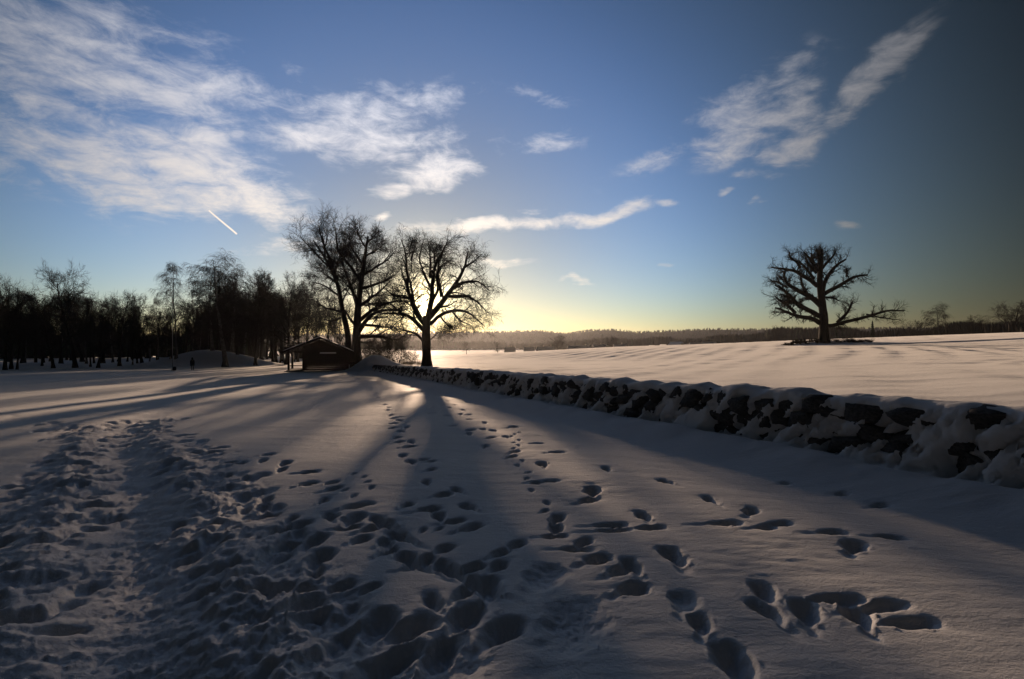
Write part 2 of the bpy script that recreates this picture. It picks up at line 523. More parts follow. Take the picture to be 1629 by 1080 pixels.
    path = px2w([(215, 1180), (225, 1080), (222, 980), (215, 880), (212, 800), (206, 740), (190, 700), (200, 676), (260, 655), (330, 632), (400, 614), (470, 603)])
    pd = polyline_dist(path, x, y)
    pack = np.exp(-(pd / 0.34) ** 2) * (0.35 + 0.65 * (1 - sm(rr, 18, 30)))
    lump = fbm(x * 2.4, y * 2.4, 71, 5, 0.6)
    rid = 1 - np.abs(fbm(x * 3.4, y * 3.0, 73, 4, 0.55)) * 2.2
    patch = sm(fbm(x * .9, y * .9, 79, 2), -0.35, 0.15)
    z = z + tro * (-0.02 + 0.034 * lump * (0.4 + patch) + 0.022 * fbm(x * 6.5, y * 6.5, 75, 4, .6) + 0.016 * rid * patch + 0.016 * fbm(x * 11, y * 11, 77, 3, 0.6) * patch)
    z = z * (1 - 0) - pack * 0.085 + pack * 0.020 * fbm(x * 9, y * 9, 83, 4, 0.65)
    bank = np.exp(-((pd - 0.62) / 0.2) ** 2) * tro
    z = z + 0.07 * bank * (0.6 + lump)
    # faint trodden band towards the hut
    z = z + 0.018 * np.exp(-(pd / 0.9) ** 2) * fbm(x * 2.2, y * 2.2, 89, 3) * sm(rr, 8, 14)

    # ---- footprints
    pits = []          # x, y, yaw (0 = pointing away), length, width, depth
    rnd = random.Random(5)
    def P(px, py, size=1.0, yaw=None, depth=None, asp=1.0):
        wx, wy = on_ground(px, py)
        ya = rnd.uniform(-0.5, 0.5) + 0.25 if yaw is None else yaw
        pits.append((wx, wy, ya, 0.122 * size * asp, 0.064 * size, (0.085 if depth is None else depth * .8) * min(size, 1.2)))
    boots = [(622, 660), (626, 665), (637, 663), (635, 669), (625, 674), (624, 681), (646, 680), (638, 686), (631, 695), (634, 702), (654, 701), (651, 709),
             (641, 723), (654, 733), (673, 730), (685, 733), (685, 746), (679, 765), (705, 784), (727, 777), (746, 802), (748, 835), (646, 800), (682, 806),
             (698, 816), (721, 826), (733, 658), (744, 659), (746, 667), (710, 661), (687, 657), (686, 648), (737, 651), (771, 673), (721, 678), (748, 684),
             (769, 683), (785, 685), (746, 689), (781, 696), (806, 695), (773, 709), (816, 679), (819, 718), (814, 726), (863, 738), (886, 821), (884, 836),
             (965, 746), (937, 793), (1060, 766), (1023, 818), (1131, 795), (1195, 812), (929, 859), (949, 887), (988, 905), (1006, 935), (884, 719),
             (560, 598), (567, 604), (575, 610), (583, 615), (590, 621), (597, 626), (600, 632), (608, 637), (612, 643), (618, 648), (615, 653), (650, 604), (658, 609),
             (665, 613), (672, 620), (680, 626), (688, 632), (696, 638), (704, 643), (715, 648), (640, 600), (700, 628), (712, 634), (724, 642), (675, 640),
             (426, 724), (418, 733), (453, 737), (448, 746), (489, 750), (489, 767), (530, 774), (514, 791), (528, 765), (526, 816), (552, 836), (591, 837),
             (424, 812), (426, 788), (575, 855), (573, 853), (613, 856), (656, 900), (679, 886), (706, 870), (795, 877), (822, 863), (792, 898), (752, 900),
             (739, 941), (689, 956), (600, 976), (586, 934), (616, 873), (1006, 898), (615, 863), (500, 905), (540, 930), (560, 960)]
    for a, b_ in boots:
        P(a, b_, rnd.uniform(0.85, 1.1) * (.82 if b_ > 850 and a < 830 else 1), yaw=(rnd.uniform(0.2, 1.1) if rnd.random() < .7 else rnd.uniform(-.6, .2)))
    for a, b_, sz in [(942, 780, 1.25), (567, 800, 1.3), (562, 822, 1.4), (473, 831, 1.2), (442, 837, 1.2), (497, 857, 1.3), (457, 859, 1.3), (507, 883, 1.35), (1072, 881, 1.25),
                      (1215, 936, 1.05), (1222, 968, 1.05), (778, 933, 1.3), (739, 982, 1.35), (798, 1005, 1.3), (1360, 865, 1.25), (600, 992, 1.4), (1114, 988, .9), (1171, 1052, 1.2),
                      (1282, 968, 1.1), (1366, 972, 1.1), (650, 1000, 1.3), (700, 1040, 1.3), (540, 1010, 1.3), (480, 960, 1.3), (440, 935, 1.2), (395, 905, 1.2), (350, 900, 1.1), (620, 1050, 1.4)]:
        P(a, b_, sz, yaw=rnd.uniform(-.1, .8))
    for a, b_, L_ in [(852, 705, 1.5), (873, 765, 1.3), (852, 767, .8), (969, 832, 1.6), (974, 840, 1.7), (1034, 837, 1.3), (1150, 831, 1.7), (1217, 837, 1.1), (1241, 832, 1.2),
                      (1323, 844, 1.4), (1417, 847, 1.4), (881, 850, 1.2), (915, 871, 1.3), (1330, 948, 1.8), (1400, 960, 1.8), (1450, 985, 1.6), (1400, 792, 1.2), (1250, 758, .8), (1340, 775, .9)]:
        P(a, b_, .8, yaw=1.45 + rnd.uniform(-.15, .15), depth=.085, asp=L_)
    for a, b_, L_ in [(611, 828, 2.0), (640, 850, 1.6), (720, 905, 1.8), (760, 925, 1.5), (660, 890, 2.0)]:
        P(a, b_, 1.0, yaw=-0.75, depth=.12, asp=L_)
    for a, b_ in [(819, 691), (825, 688), (814, 694), (826, 700), (818, 704), (825, 708), (817, 713), (831, 733), (823, 740), (841, 751), (837, 761), (845, 778), (870, 797),
                  (867, 810), (579, 757), (584, 765), (591, 773), (563, 752), (549, 776), (563, 785), (673, 840), (698, 838)]:
        P(a, b_, .48, depth=.10)
    for a, b_, sz in [(865, 918, 1.9), (908, 999, 2.4), (1090, 955, 1.2), (700, 1075, 2.2)]:
        P(a, b_, sz, yaw=.4, depth=.05)
    # many prints inside the trodden area
    k = 0
    while k < 340:
        wx = rnd.uniform(-12, 0.2); wy = 1.6 + 14 * rnd.random() ** 1.5
        ins = False
        for i in range(n):
            ax, ay = poly[i]; bx, by = poly[(i + 1) % n]
            if ((ay > wy) != (by > wy)) and wx < (bx - ax) * (wy - ay) / (by - ay + 1e-9) + ax: ins = not ins
        if not ins: continue
        if min(math.hypot(wx - (ax + (bx - ax) * t), wy - (ay + (by - ay) * t)) for (ax, ay), (bx, by) in zip(path[:-1], path[1:]) for t in (0, .25, .5, .75, 1)) < .30: continue
        k += 1
        sz = rnd.uniform(.5, 1.05)
        pits.append((wx, wy, rnd.gauss(0.15, .45), .17 * sz * rnd.uniform(.9, 1.5), .092 * sz, rnd.uniform(.02, .085)))
    pit = np.zeros_like(z); rim = np.zeros_like(z); cut = np.zeros_like(z)
    for (px_, py_, ya, la, lb, dp) in pits:
        R_ = 2.3 * max(la, lb)
        rad = math.hypot(px_, py_)
        i0, i1 = np.searchsorted(r[:nrow], [rad - R_, rad + R_])
        ta = math.atan2(px_, py_); dt = math.asin(min(.99, R_ / rad))
        j0, j1 = np.searchsorted(th, [ta - dt, ta + dt])
        if i1 <= i0 or j1 <= j0: continue
        xx = x[i0:i1, j0:j1] - px_; yy = y[i0:i1, j0:j1] - py_
        sx = xx + 0.22 * lb * fbm(x[i0:i1, j0:j1] * 6, y[i0:i1, j0:j1] * 6, 91, 2) * 2
        sy = yy + 0.22 * lb * fbm(x[i0:i1, j0:j1] * 6, y[i0:i1, j0:j1] * 6, 97, 2) * 2
        aa = sx * math.sin(ya) + sy * math.cos(ya); bb = sx * math.cos(ya) - sy * math.sin(ya)
        bbw = lb * (1 + 0.18 * np.clip(aa / la, -1, 1))
        d = np.sqrt((aa / la) ** 2 + (bb / bbw) ** 2)
        f = 1 / (1 + d ** 4.5)
        f = f * (1 - 0.35 * np.clip(-aa / la, -1, 1) * 0.6) * (1 + 0.22 * fbm(x[i0:i1, j0:j1] * 22, y[i0:i1, j0:j1] * 22, 99, 2))
        dd = np.sqrt(((aa + la * .9) / (la * 1.15)) ** 2 + (bb / (lb * .55)) ** 2)      # scuff where the foot came in
        f = np.maximum(f, 0.38 / (1 + dd ** 3.5))
        pit[i0:i1, j0:j1] = np.maximum(pit[i0:i1, j0:j1], dp * f)
        rim[i0:i1, j0:j1] = np.maximum(rim[i0:i1, j0:j1], 0.10 * dp * np.exp(-((d - 1.35) / .28) ** 2) * (1 + .6 * np.sin(aa * 30)))
        cut[i0:i1, j0:j1] = np.maximum(cut[i0:i1, j0:j1], 1 / (1 + d ** 7))
    z = z - pit + rim * (1 - cut)
    # crumbs of broken snow beside the deep prints
    crumb = np.maximum(fbm(x * 18, y * 18, 101, 3, .6) - 0.16, 0) * sm(fbm(x * 1.6, y * 1.6, 103, 2), 0.05, 0.3)
    z = z + 0.10 * crumb * (0.45 * tro + rim / 0.012 * 0.5 * (rim > 0.002)) * (rr < 14)
    Z[:nrow] = z
    V = np.stack([X.ravel(), Y.ravel(), Z.ravel()], 1)
    V = np.concatenate([V, [[0, 0, float(Z[0].mean())]]])
    I = np.arange(nr * nth).reshape(nr, nth)
    a = I[:-1, :-1]; b_ = I[:-1, 1:]; c_ = I[1:, 1:]; d_ = I[1:, :-1]
    quads = np.stack([a, d_, c_, b_], -1).reshape(-1, 4)[:, ::1]
    seam = np.stack([I[:-1, -1], I[1:, -1], I[1:, 0], I[:-1, 0]], -1)
    ctr = len(V) - 1
    fan = np.stack([np.full(nth, ctr), I[0], np.roll(I[0], -1)], -1)[:, ::-1]
    me = mesh_np('snowy_ground', V, [quads, seam, fan], M_SNOW)
    # make sure normals point up
    if me.polygons[1000].normal.z < 0: me.flip_normals()
    o = link('snowy_ground', me)
    tag(o, 'snow covered ground with footprints and a trodden path', kind='structure')
    return o


build_ground()


# ------------------------------------------------------------------ tube meshes and tree growth
def nrm(v): return v / (np.linalg.norm(v, axis=-1, keepdims=True) + 1e-9)


def tubes(groups):
    """groups: list of (P (N,n,3), rad (N,n), sides) -> V, F"""
    Vs, Fs, off = [], [], 0
    for Pp, rad, k in groups:
        N, n, _ = Pp.shape
        if N == 0: continue
        T = np.empty_like(Pp); T[:, 1:-1] = Pp[:, 2:] - Pp[:, :-2]; T[:, 0] = Pp[:, 1] - Pp[:, 0]; T[:, -1] = Pp[:, -1] - Pp[:, -2]
        T = nrm(T)
        ref = np.where(np.abs(T[:, :1, 2:3]) > 0.9, np.array([1.0, 0, 0]), np.array([0, 0, 1.0])) * np.ones_like(T)
        U = nrm(np.cross(T, ref)); Wv = np.cross(T, U)
        an = np.arange(k) * 2 * pi / k
        ring = U[:, :, None, :] * np.cos(an)[None, None, :, None] + Wv[:, :, None, :] * np.sin(an)[None, None, :, None]
        V = Pp[:, :, None, :] + ring * rad[:, :, None, None]
        idx = np.arange(N * n * k).reshape(N, n, k) + off
        a = idx[:, :-1, :]; b = np.roll(a, -1, 2); d = idx[:, 1:, :]; c = np.roll(d, -1, 2)
        Fs.append(np.stack([a, b, c, d], -1).reshape(-1, 4))
        Vs.append(V.reshape(-1, 3)); off += N * n * k
    return np.concatenate(Vs), Fs


def grow(rg, st, di, ln, rad, n, wander, trop, taper=0.25, droop=None):
    """st,di (N,3); ln,rad (N,) -> P (N,n,3), R (N,n)"""
    N = len(st)
    Pp = np.empty((N, n, 3)); Pp[:, 0] = st
    d = nrm(di); step = (ln / (n - 1))[:, None]
    for i in range(1, n):
        d = d + rg.normal(0, wander, (N, 3))
        d[:, 2] += trop * (1.0 if droop is None else 1.0 - droop * i)
        d = nrm(d)
        Pp[:, i] = Pp[:, i - 1] + d * step
    t = np.linspace(0, 1, n)[None]
    Rr = rad[:, None] * (1 - (1 - taper) * t ** 0.8)
    return Pp, Rr


def sprout(rg, Pp, Rr, M, t0, t1, ang, angv, lfun, rr, planar=0.0, rmin=0.0):
    """M children per branch at params t0..t1"""
    N, n, _ = Pp.shape
    t = t0 + (t1 - t0) * (np.arange(M)[None] + rg.random((N, M))) / M
    f = t * (n - 1); i = np.minimum(f.astype(int), n - 2); fr = (f - i)[..., None]
    ar = np.arange(N)[:, None]
    p = Pp[ar, i] * (1 - fr) + Pp[ar, i + 1] * fr
    T = nrm(Pp[ar, i + 1] - Pp[ar, i])
    r0 = Rr[ar, i] * (1 - fr[..., 0]) + Rr[ar, i + 1] * fr[..., 0]
    rv = nrm(rg.normal(0, 1, (N, M, 3)) * np.array([1, 1 - planar, 1]))
    perp = nrm(rv - (rv * T).sum(-1, keepdims=True) * T)
    an = (ang + rg.normal(0, angv, (N, M)))[..., None]
    d = T * np.cos(an) + perp * np.sin(an)
    L = lfun(t) * (0.65 + 0.7 * rg.random((N, M)))
    base = np.linalg.norm(np.diff(Pp, axis=1), axis=-1).sum(1)[:, None]
    if L.flat[0] < 0:                                 # absolute lengths
        base = -(0.12 + 0.88 * np.minimum(base / np.median(base), 1.2))
    return p.reshape(-1, 3), d.reshape(-1, 3), (L * base).ravel(), np.maximum(r0 * rr, rmin).ravel()


def crown_levels(rg, P1, R1, cfg):
    """grow successive levels; cfg rows: M,t0,t1,ang,len0,len1,rr,n,wander,trop,sides,taper,rmin"""
    out = []
    cur = [(P1, R1)]
    for (M, t0, t1, ang, l0, l1, rr, n, wan, trop, sides, taper, rmin) in cfg:
        Ps, Rs = [], []
        for Pp, Rr in cur:
            st, di, ln, ra = sprout(rg, Pp, Rr, M, t0, t1, ang, 0.25, lambda t: l0 + (l1 - l0) * t, rr, 0.0, rmin)
            a, b = grow(rg, st, di, ln, ra, n, wan, trop, taper)
            b = np.maximum(b, rmin * 0.6)
            Ps.append(a); Rs.append(b)
        cur = [(np.concatenate(Ps), np.concatenate(Rs))]
        out.append((cur[0][0], cur[0][1], sides))
    return out


def trunk_flare(P_, R_, H):
    hh = P_[:, 2] - P_[0, 2]
    return R_ * (1 + 0.55 * np.exp(-hh / (0.025 * H + 1e-6)))


def make_proto(kind, H, seed):
    """returns (trunk mesh, crown mesh) with base at the origin, height H"""
    rg = np.random.default_rng(seed)
    if kind == 'birch':
        tp, tr = grow(rg, np.zeros((1, 3)), np.array([[0, 0, 1.0]]), np.array([H * .97]), np.array([H * .0135]), 18, 0.03, 0.12, 0.08)
        l1 = crown_levels(rg, tp, tr, [(32, .22, .97, .80, -4.2, -1.3, .42, 8, .10, .05, 5, .25, .018)])
        P1, R1, _ = l1[0]
        rest = crown_levels(rg, P1, R1, [(7, .15, 1, .7, -1.8, -1.0, .6, 5, .12, -.05, 3, .3, .015), (5, .15, 1, .6, -1.0, -.8, .6, 4, .12, -.28, 3, .4, .013),
                                         (3, .1, 1, .5, -.8, -.7, .7, 3, .10, -.7, 3, .5, .011)])
        groups = l1 + rest
    elif kind == 'poplar':      # slim straight tree, steep fan of branches
        tp, tr = grow(rg, np.zeros((1, 3)), np.array([[0, 0, 1.0]]), np.array([H * .93]), np.array([H * .015]), 18, 0.035, 0.10, 0.10)
        l1 = crown_levels(rg, tp, tr, [(26, .25, .97, .65, -4.6, -1.8, .5, 9, .07, .07, 5, .25, .016)])
        P1, R1, _ = l1[0]
        rest = crown_levels(rg, P1, R1, [(7, .2, 1, .6, .60, .35, .55, 5, .12, .06, 3, .3, .016), (5, .15, 1, .65, .6, .5, .6, 4, .14, .05, 3, .4, .014),
                                         (4, .1, 1, .6, .65, .55, .7, 2, .14, .05, 3, .5, .012)])
        groups = l1 + rest
    elif kind == 'spread':      # broad park tree
        tp, tr = grow(rg, np.zeros((1, 3)), np.array([[0, 0, 1.0]]), np.array([H * .80]), np.array([H * .024]), 16, 0.06, 0.08, 0.22)
        l1 = crown_levels(rg, tp, tr, [(19, .24, 1.0, .95, -5.5, -2.6, .55, 10, .13, .05, 6, .25, .02)])
        P1, R1, _ = l1[0]
        rest = crown_levels(rg, P1, R1, [(8, .2, 1, .75, .55, .35, .6, 5, .16, .05, 3, .3, .018), (6, .15, 1, .75, .6, .5, .6, 4, .20, .04, 3, .4, .015),
                                         (4, .1, 1, .7, .65, .55, .7, 2, .2, .02, 3, .5, .012)])
        groups = l1 + rest
    elif kind == 'shrub':
        n0 = 9
        a = rg.random(n0) * 2 * pi
        di = np.stack([np.cos(a) * .7, np.sin(a) * .7, np.ones(n0)], 1)
        st = np.stack([np.cos(a) * .15 * H * .3, np.sin(a) * .15 * H * .3, np.zeros(n0)], 1)
        tp, tr = grow(rg, st, di, H * (.8 + .3 * rg.random(n0)), np.full(n0, H * .012), 8, .12, .0, .3)
        groups = crown_levels(rg, tp, tr, [(8, .1, 1, .8, .5, .3, .6, 6, .18, .02, 3, .3, .009), (6, .1, 1, .8, .55, .4, .6, 4, .2, .0, 3, .4, .010),
                                           (5, .1, 1, .8, .6, .5, .7, 3, .2, .0, 3, .5, .009)])
    if kind != 'shrub':
        tr = trunk_flare(tp[0], tr[0], H)[None]
    zt = max(g[0][:, :, 2].max() for g in groups)
    zt = max(zt, tp[:, :, 2].max())
    k = H / zt
    tp = tp * k; groups = [(g[0] * k, g[1], g[2]) for g in groups]
    tp[..., 0, 2] -= 0.25
    Vt, Ft = tubes([(tp, tr, 9 if kind != 'shrub' else 5)])
    Vc, Fc = tubes(groups)
    bark = M_BIRCH if kind == 'birch' else M_BARK
    return mesh_np('trunk', Vt, Ft, bark), mesh_np('crown', Vc, Fc, M_TWIG)


PROTO = {}
for kd, hh, sds in (('birch', 18.0, (1, 2)), ('poplar', 15.0, (3, 4, 5)), ('spread', 14.0, (6, 7, 8)), ('shrub', 4.0, (9, 10))):
    for sd_ in sds:
        PROTO.setdefault(kd, []).append((hh, make_proto(kd, hh, sd_)))
_first = {}


def plant(name, kind, var, px, D, top=None, H=None, base_z=None, label='', cat='tree', group=None, wide=1.0, rz=None, rs=None):
    """one tree; height from the photograph's top row at that distance, or given"""
    x_ = (px - CXP) / FPX * D
    z_ = gz(x_, D) if base_z is None else base_z
    if H is None: H = HC + (HOR - top) / FPX * D - z_
    hh, (tm, cm) = PROTO[kind][var % len(PROTO[kind])]
    k = H / hh
    key = (kind, var % len(PROTO[kind]))
    if key not in _first:
        root = empty(name, (x_, D, z_ - 0.02))
        if kind == 'shrub':
            link('stem', tm, root); link('crown', cm, root)
        else:
            link('trunk', tm, root); link('crown', cm, root)
        _first[key] = root
    else:
        root = copy_tree(_first[key]); root.name = name
        for c in root.children: c.name = c.name.split('.')[0]
        for kk in list(root.keys()): del root[kk]
        root.location = (x_, D, z_ - 0.02)
    root.scale = (k * wide, k * wide, k)
    root.rotation_euler = (0, 0, random.uniform(0, 2 * pi) if rz is None else rz)
    tag(root, label, cat, group)
    return root


# ------------------------------------------------------------------ hand drawn great trees
def limb_px(pts, D, conv, n, yoff, rg, wig=0.35):
    """zoom coordinates -> smooth world polyline"""
    p = np.array([conv(a, b) for a, b in pts])
    seg = np.concatenate([[0], np.cumsum(np.linalg.norm(np.diff(p, axis=0), axis=1))])
    t = np.linspace(0, seg[-1], n)
    q = np.stack([np.interp(t, seg, p[:, 0]), np.interp(t, seg, p[:, 1])], 1)
    for _ in range(2):
        q[1:-1] = (q[:-2] + 2 * q[1:-1] + q[2:]) / 4
    out = np.stack([(q[:, 0] - CXP) / FPX * D, np.full(n, D, float), HC + (HOR - q[:, 1]) / FPX * D], 1)
    u = np.linspace(0, 1, n)
    out[:, 1] += yoff[0] + (yoff[1] - yoff[0]) * u
    Lw = seg[-1] / FPX * D
    wg = np.cumsum(rg.normal(0, 1, (n, 3)), 0) * 0.02 * Lw * wig / 3
    wg -= wg[0]
    out += wg * (u[:, None] > 0)
    return out


def great_tree(name, label, D, conv, trunk_pts, limbs, cfg, seed, base, group=None, cat='tree', roots=True):
    rg = np.random.default_rng(seed)
    pxm = D / FPX
    bx = (base - CXP) / FPX * D
    bz = gz(bx, D)
    root = empty(name, (bx, D, bz))
    org = np.array([bx, D, bz])
    allP, allR = [], []
    for ti, (pts, r0, r1) in enumerate(trunk_pts):
        n = 16
        tp = limb_px(pts, D, conv, n, (0, 0), rg, 0.15) - org
        if ti == 0: tp[0, 2] = min(tp[0, 2], 0) - 0.3; tp[0, :2] = tp[1, :2]
        rr = (r1 + (r0 - r1) * (1 - np.linspace(0, 1, n)) ** 0.75) * pxm
        if True:
            rr = rr * (1 + 0.5 * np.exp(-np.maximum(tp[:, 2], 0) / 0.5))
        Pd, Rd = tp[None], rr[None]
        V, F = tubes([(Pd, Rd, 14)])
        a_ = np.arctan2(V[:, 1] - np.repeat(tp[:, 1], 14), V[:, 0] - np.repeat(tp[:, 0], 14))
        V[:, :2] += (0.08 * rr.mean() * np.stack([np.cos(a_), np.sin(a_)], 1).T * np.sin(a_ * 5 + V[:, 2])).T
        link('trunk', mesh_np('trunk', V, F, M_BARK), root)
        allP.append(tp); allR.append(rr)
    LP, LR = [], []
    for (pts, r0, r1, *dep) in limbs:
        n = 13
        ext = abs(pts[-1][0] - pts[0][0]) + abs(pts[-1][1] - pts[0][1])
        if dep: y0, y1 = dep[0]
        else:
            y0, y1 = 0.0, rg.uniform(-0.55, 0.55) * ext * conv.k * pxm
        p = limb_px(pts, D, conv, n, (y0, y1), rg, 1.0) - org
        rr = (r1 + (r0 - r1) * (1 - np.linspace(0, 1, n)) ** 0.8) * pxm * 1.15
        LP.append(p); LR.append(rr)
    P1 = np.array(LP); R1 = np.array(LR)
    # extra limbs towards and away from the viewer, from the trunk
    tpp = allP[0][None]; trr = allR[0][None]
    t0_, t1_, nx, lx = cfg['extra']
    if nx:
        st, di, ln, ra = sprout(rg, tpp, trr, nx, t0_, t1_, 0.95, .2, lambda t: lx + 0 * t, .42)
        di[:, 0] *= 0.35; di[:, 1] += np.sign(di[:, 1]) * .5
        eP, eR = grow(rg, st, di, ln, ra, 13, .12, .04, .25)
        P1 = np.concatenate([P1, eP]); R1 = np.concatenate([R1, eR])
    lv = crown_levels(rg, P1, R1, cfg['levels'])
    for i in range(len(P1)):                          # each limb a part
        V, F = tubes([(P1[i:i + 1], R1[i:i + 1], 8)])
        link('limb', mesh_np('limb', V, F, M_BARK), root)
    V, F = tubes(lv)
    link('crown', mesh_np('crown', V, F, M_TWIG), root)
    tag(root, label, cat, group)
    return root


class Conv:
    def __init__(s, x0, y0, k): s.x0, s.y0, s.k = x0, y0, 1 / k
    def __call__(s, a, b): return s.x0 + a * s.k, s.y0 + b * s.k


# the oak the sun stands in
OAK_D = 62.0
oak_c = Conv(610, 370, 4.91)
great_tree('spreading_oak', 'wide bare oak with the low sun shining through its fork, behind the stone wall', OAK_D, oak_c,
    [([(335, 1040), (335, 900), (335, 750), (338, 650)], 7.0, 6.0)],
    [([(338, 680), (400, 590), (470, 500), (540, 420), (610, 290), (650, 220), (655, 130)], 4.6, .6, (0, .4)),
     ([(480, 495), (570, 490), (650, 470), (720, 520), (770, 560), (800, 600)], 2.6, .5),
     ([(540, 430), (620, 385), (720, 370), (800, 400), (840, 450)], 2.2, .5),
     ([(450, 500), (450, 400), (440, 300), (490, 200), (540, 120)], 2.0, .4),
     ([(365, 715), (450, 640), (560, 590), (650, 580), (730, 640), (810, 700)], 3.0, .5),
     ([(540, 620), (600, 690), (700, 730)], 1.5, .4),
     ([(450, 660), (520, 740), (580, 770)], 1.3, .4),
     ([(345, 690), (378, 500), (372, 350), (400, 230), (450, 170), (480, 80)], 4.2, .5, (0, -.6)),
     ([(375, 560), (430, 440), (390, 320), (440, 240), (520, 190)], 2.4, .4),
     ([(365, 350), (355, 200), (360, 90)], 2.0, .4),
     ([(325, 720), (245, 630), (200, 460), (214, 330), (215, 200), (180, 100)], 3.2, .5),
     ([(245, 630), (185, 430), (140, 290), (90, 190), (60, 110)], 2.6, .4),
     ([(325, 725), (215, 590), (150, 430), (80, 320), (30, 200)], 3.4, .5),
     ([(325, 770), (215, 650), (100, 630), (0, 640), (-60, 620)], 3.4, .5),
     ([(150, 640), (60, 560), (-20, 520)], 1.8, .4), ([(230, 520), (120, 500), (30, 470), (-40, 400)], 1.8, .4),
     ([(325, 870), (250, 790), (150, 760), (50, 750)], 2.2, .4), ([(200, 770), (120, 830), (50, 870)], 1.0, .3),
     ([(350, 850), (430, 780), (500, 770)], 1.0, .3),
     ([(372, 440), (320, 320), (280, 230), (280, 150), (300, 80)], 1.9, .4), ([(610, 290), (700, 220), (760, 170)], 1.4, .4),
     ([(215, 220), (240, 130), (250, 60)], 1.3, .4), ([(400, 240), (400, 150), (420, 80)], 1.3, .4)],
    dict(extra=(.6, 1.0, 0, .7), levels=[(11, .20, 1, .80, -2.4, -1.2, .5, 7, .17, .02, 5, .3, .020), (6, .15, 1, .75, -1.4, -1.1, .6, 5, .20, .01, 4, .35, .015),
                                          (5, .1, 1, .75, -.8, -.7, .65, 4, .22, .0, 3, .45, .012), (2, .2, 1, .7, -.5, -.4, .8, 2, .22, .0, 3, .5, .010)]), 21, 678)

# two great trees side by side behind the hut
gt_c = Conv(480, 355, 4.594)
great_tree('great_oak', 'tallest bare oak with heavy black trunk, behind the right end of the timber hut', 76.0, gt_c,
    [([(400, 1010), (400, 850), (402, 700), (425, 500), (445, 350), (462, 230), (482, 100)], 7.6, .8)],
    [([(415, 830), (520, 810), (650, 830), (760, 850)], 3.0, .5), ([(420, 790), (500, 690), (620, 650), (750, 660), (840, 640)], 3.2, .5),
     ([(410, 720), (520, 620), (640, 560), (760, 540)], 3.0, .5), ([(420, 600), (560, 540), (640, 500), (700, 460)], 2.6, .5),
     ([(430, 480), (540, 440), (640, 390), (700, 330)], 2.4, .4), ([(445, 380), (520, 320), (600, 260), (640, 190)], 2.2, .4),
     ([(460, 240), (540, 190), (590, 120)], 1.6, .4), ([(430, 430), (380, 320), (300, 240), (320, 120), (315, 60)], 2.4, .4),
     ([(405, 620), (350, 450), (275, 350), (235, 240), (250, 140)], 2.8, .4), ([(445, 300), (380, 200), (365, 90)], 1.8, .4),
     ([(470, 180), (440, 110), (430, 50)], 1.4, .4), ([(480, 140), (520, 90), (530, 60)], 1.2, .4), ([(400, 760), (320, 640), (260, 560)], 2.2, .4),
     ([(415, 860), (500, 880), (560, 930)], 1.6, .4), ([(400, 740), (470, 740), (600, 760), (720, 740)], 2.4, .4)],
    dict(extra=(.4, .9, 6, .30), levels=[(11, .18, 1, .72, -2.9, -1.6, .5, 7, .15, .04, 5, .3, .024), (6, .15, 1, .72, -1.7, -1.15, .6, 5, .18, .03, 4, .35, .018),
                                          (5, .1, 1, .7, -1.0, -.9, .65, 4, .2, .02, 3, .45, .014), (2, .2, 1, .7, -.6, -.5, .8, 2, .22, .0, 3, .5, .012)]), 22, 567)
great_tree('leaning_oak', 'bare oak with slender trunk leaning left, between the hut roof and the tallest oak', 78.0, gt_c,
    [([(350, 1000), (345, 830), (300, 650), (268, 430), (205, 310), (150, 210), (85, 120)], 5.2, .6)],
    [([(268, 440), (150, 370), (60, 300)], 1.8, .4), ([(265, 420), (245, 250), (205, 120), (210, 60)], 2.4, .4), ([(285, 540), (180, 460), (90, 440)], 1.6, .4),
     ([(300, 650), (180, 620), (100, 560)], 1.8, .4), ([(205, 320), (120, 230), (40, 120)], 1.4, .4), ([(170, 250), (160, 120), (150, 60)], 1.6, .4),
     ([(310, 680), (210, 720), (120, 700)], 1.5, .4), ([(240, 370), (270, 230), (330, 110)], 1.8, .4), ([(150, 210), (90, 190), (50, 210)], 1.0, .3)],
    dict(extra=(.4, .9, 6, .30), levels=[(11, .18, 1, .72, -2.9, -1.6, .5, 7, .15, .04, 5, .3, .024), (6, .15, 1, .72, -1.7, -1.15, .6, 5, .18, .03, 4, .35, .018),
                                          (5, .1, 1, .7, -1.0, -.9, .65, 4, .2, .02, 3, .45, .014), (2, .2, 1, .7, -.6, -.5, .8, 2, .22, .0, 3, .5, .012)]), 23, 556)

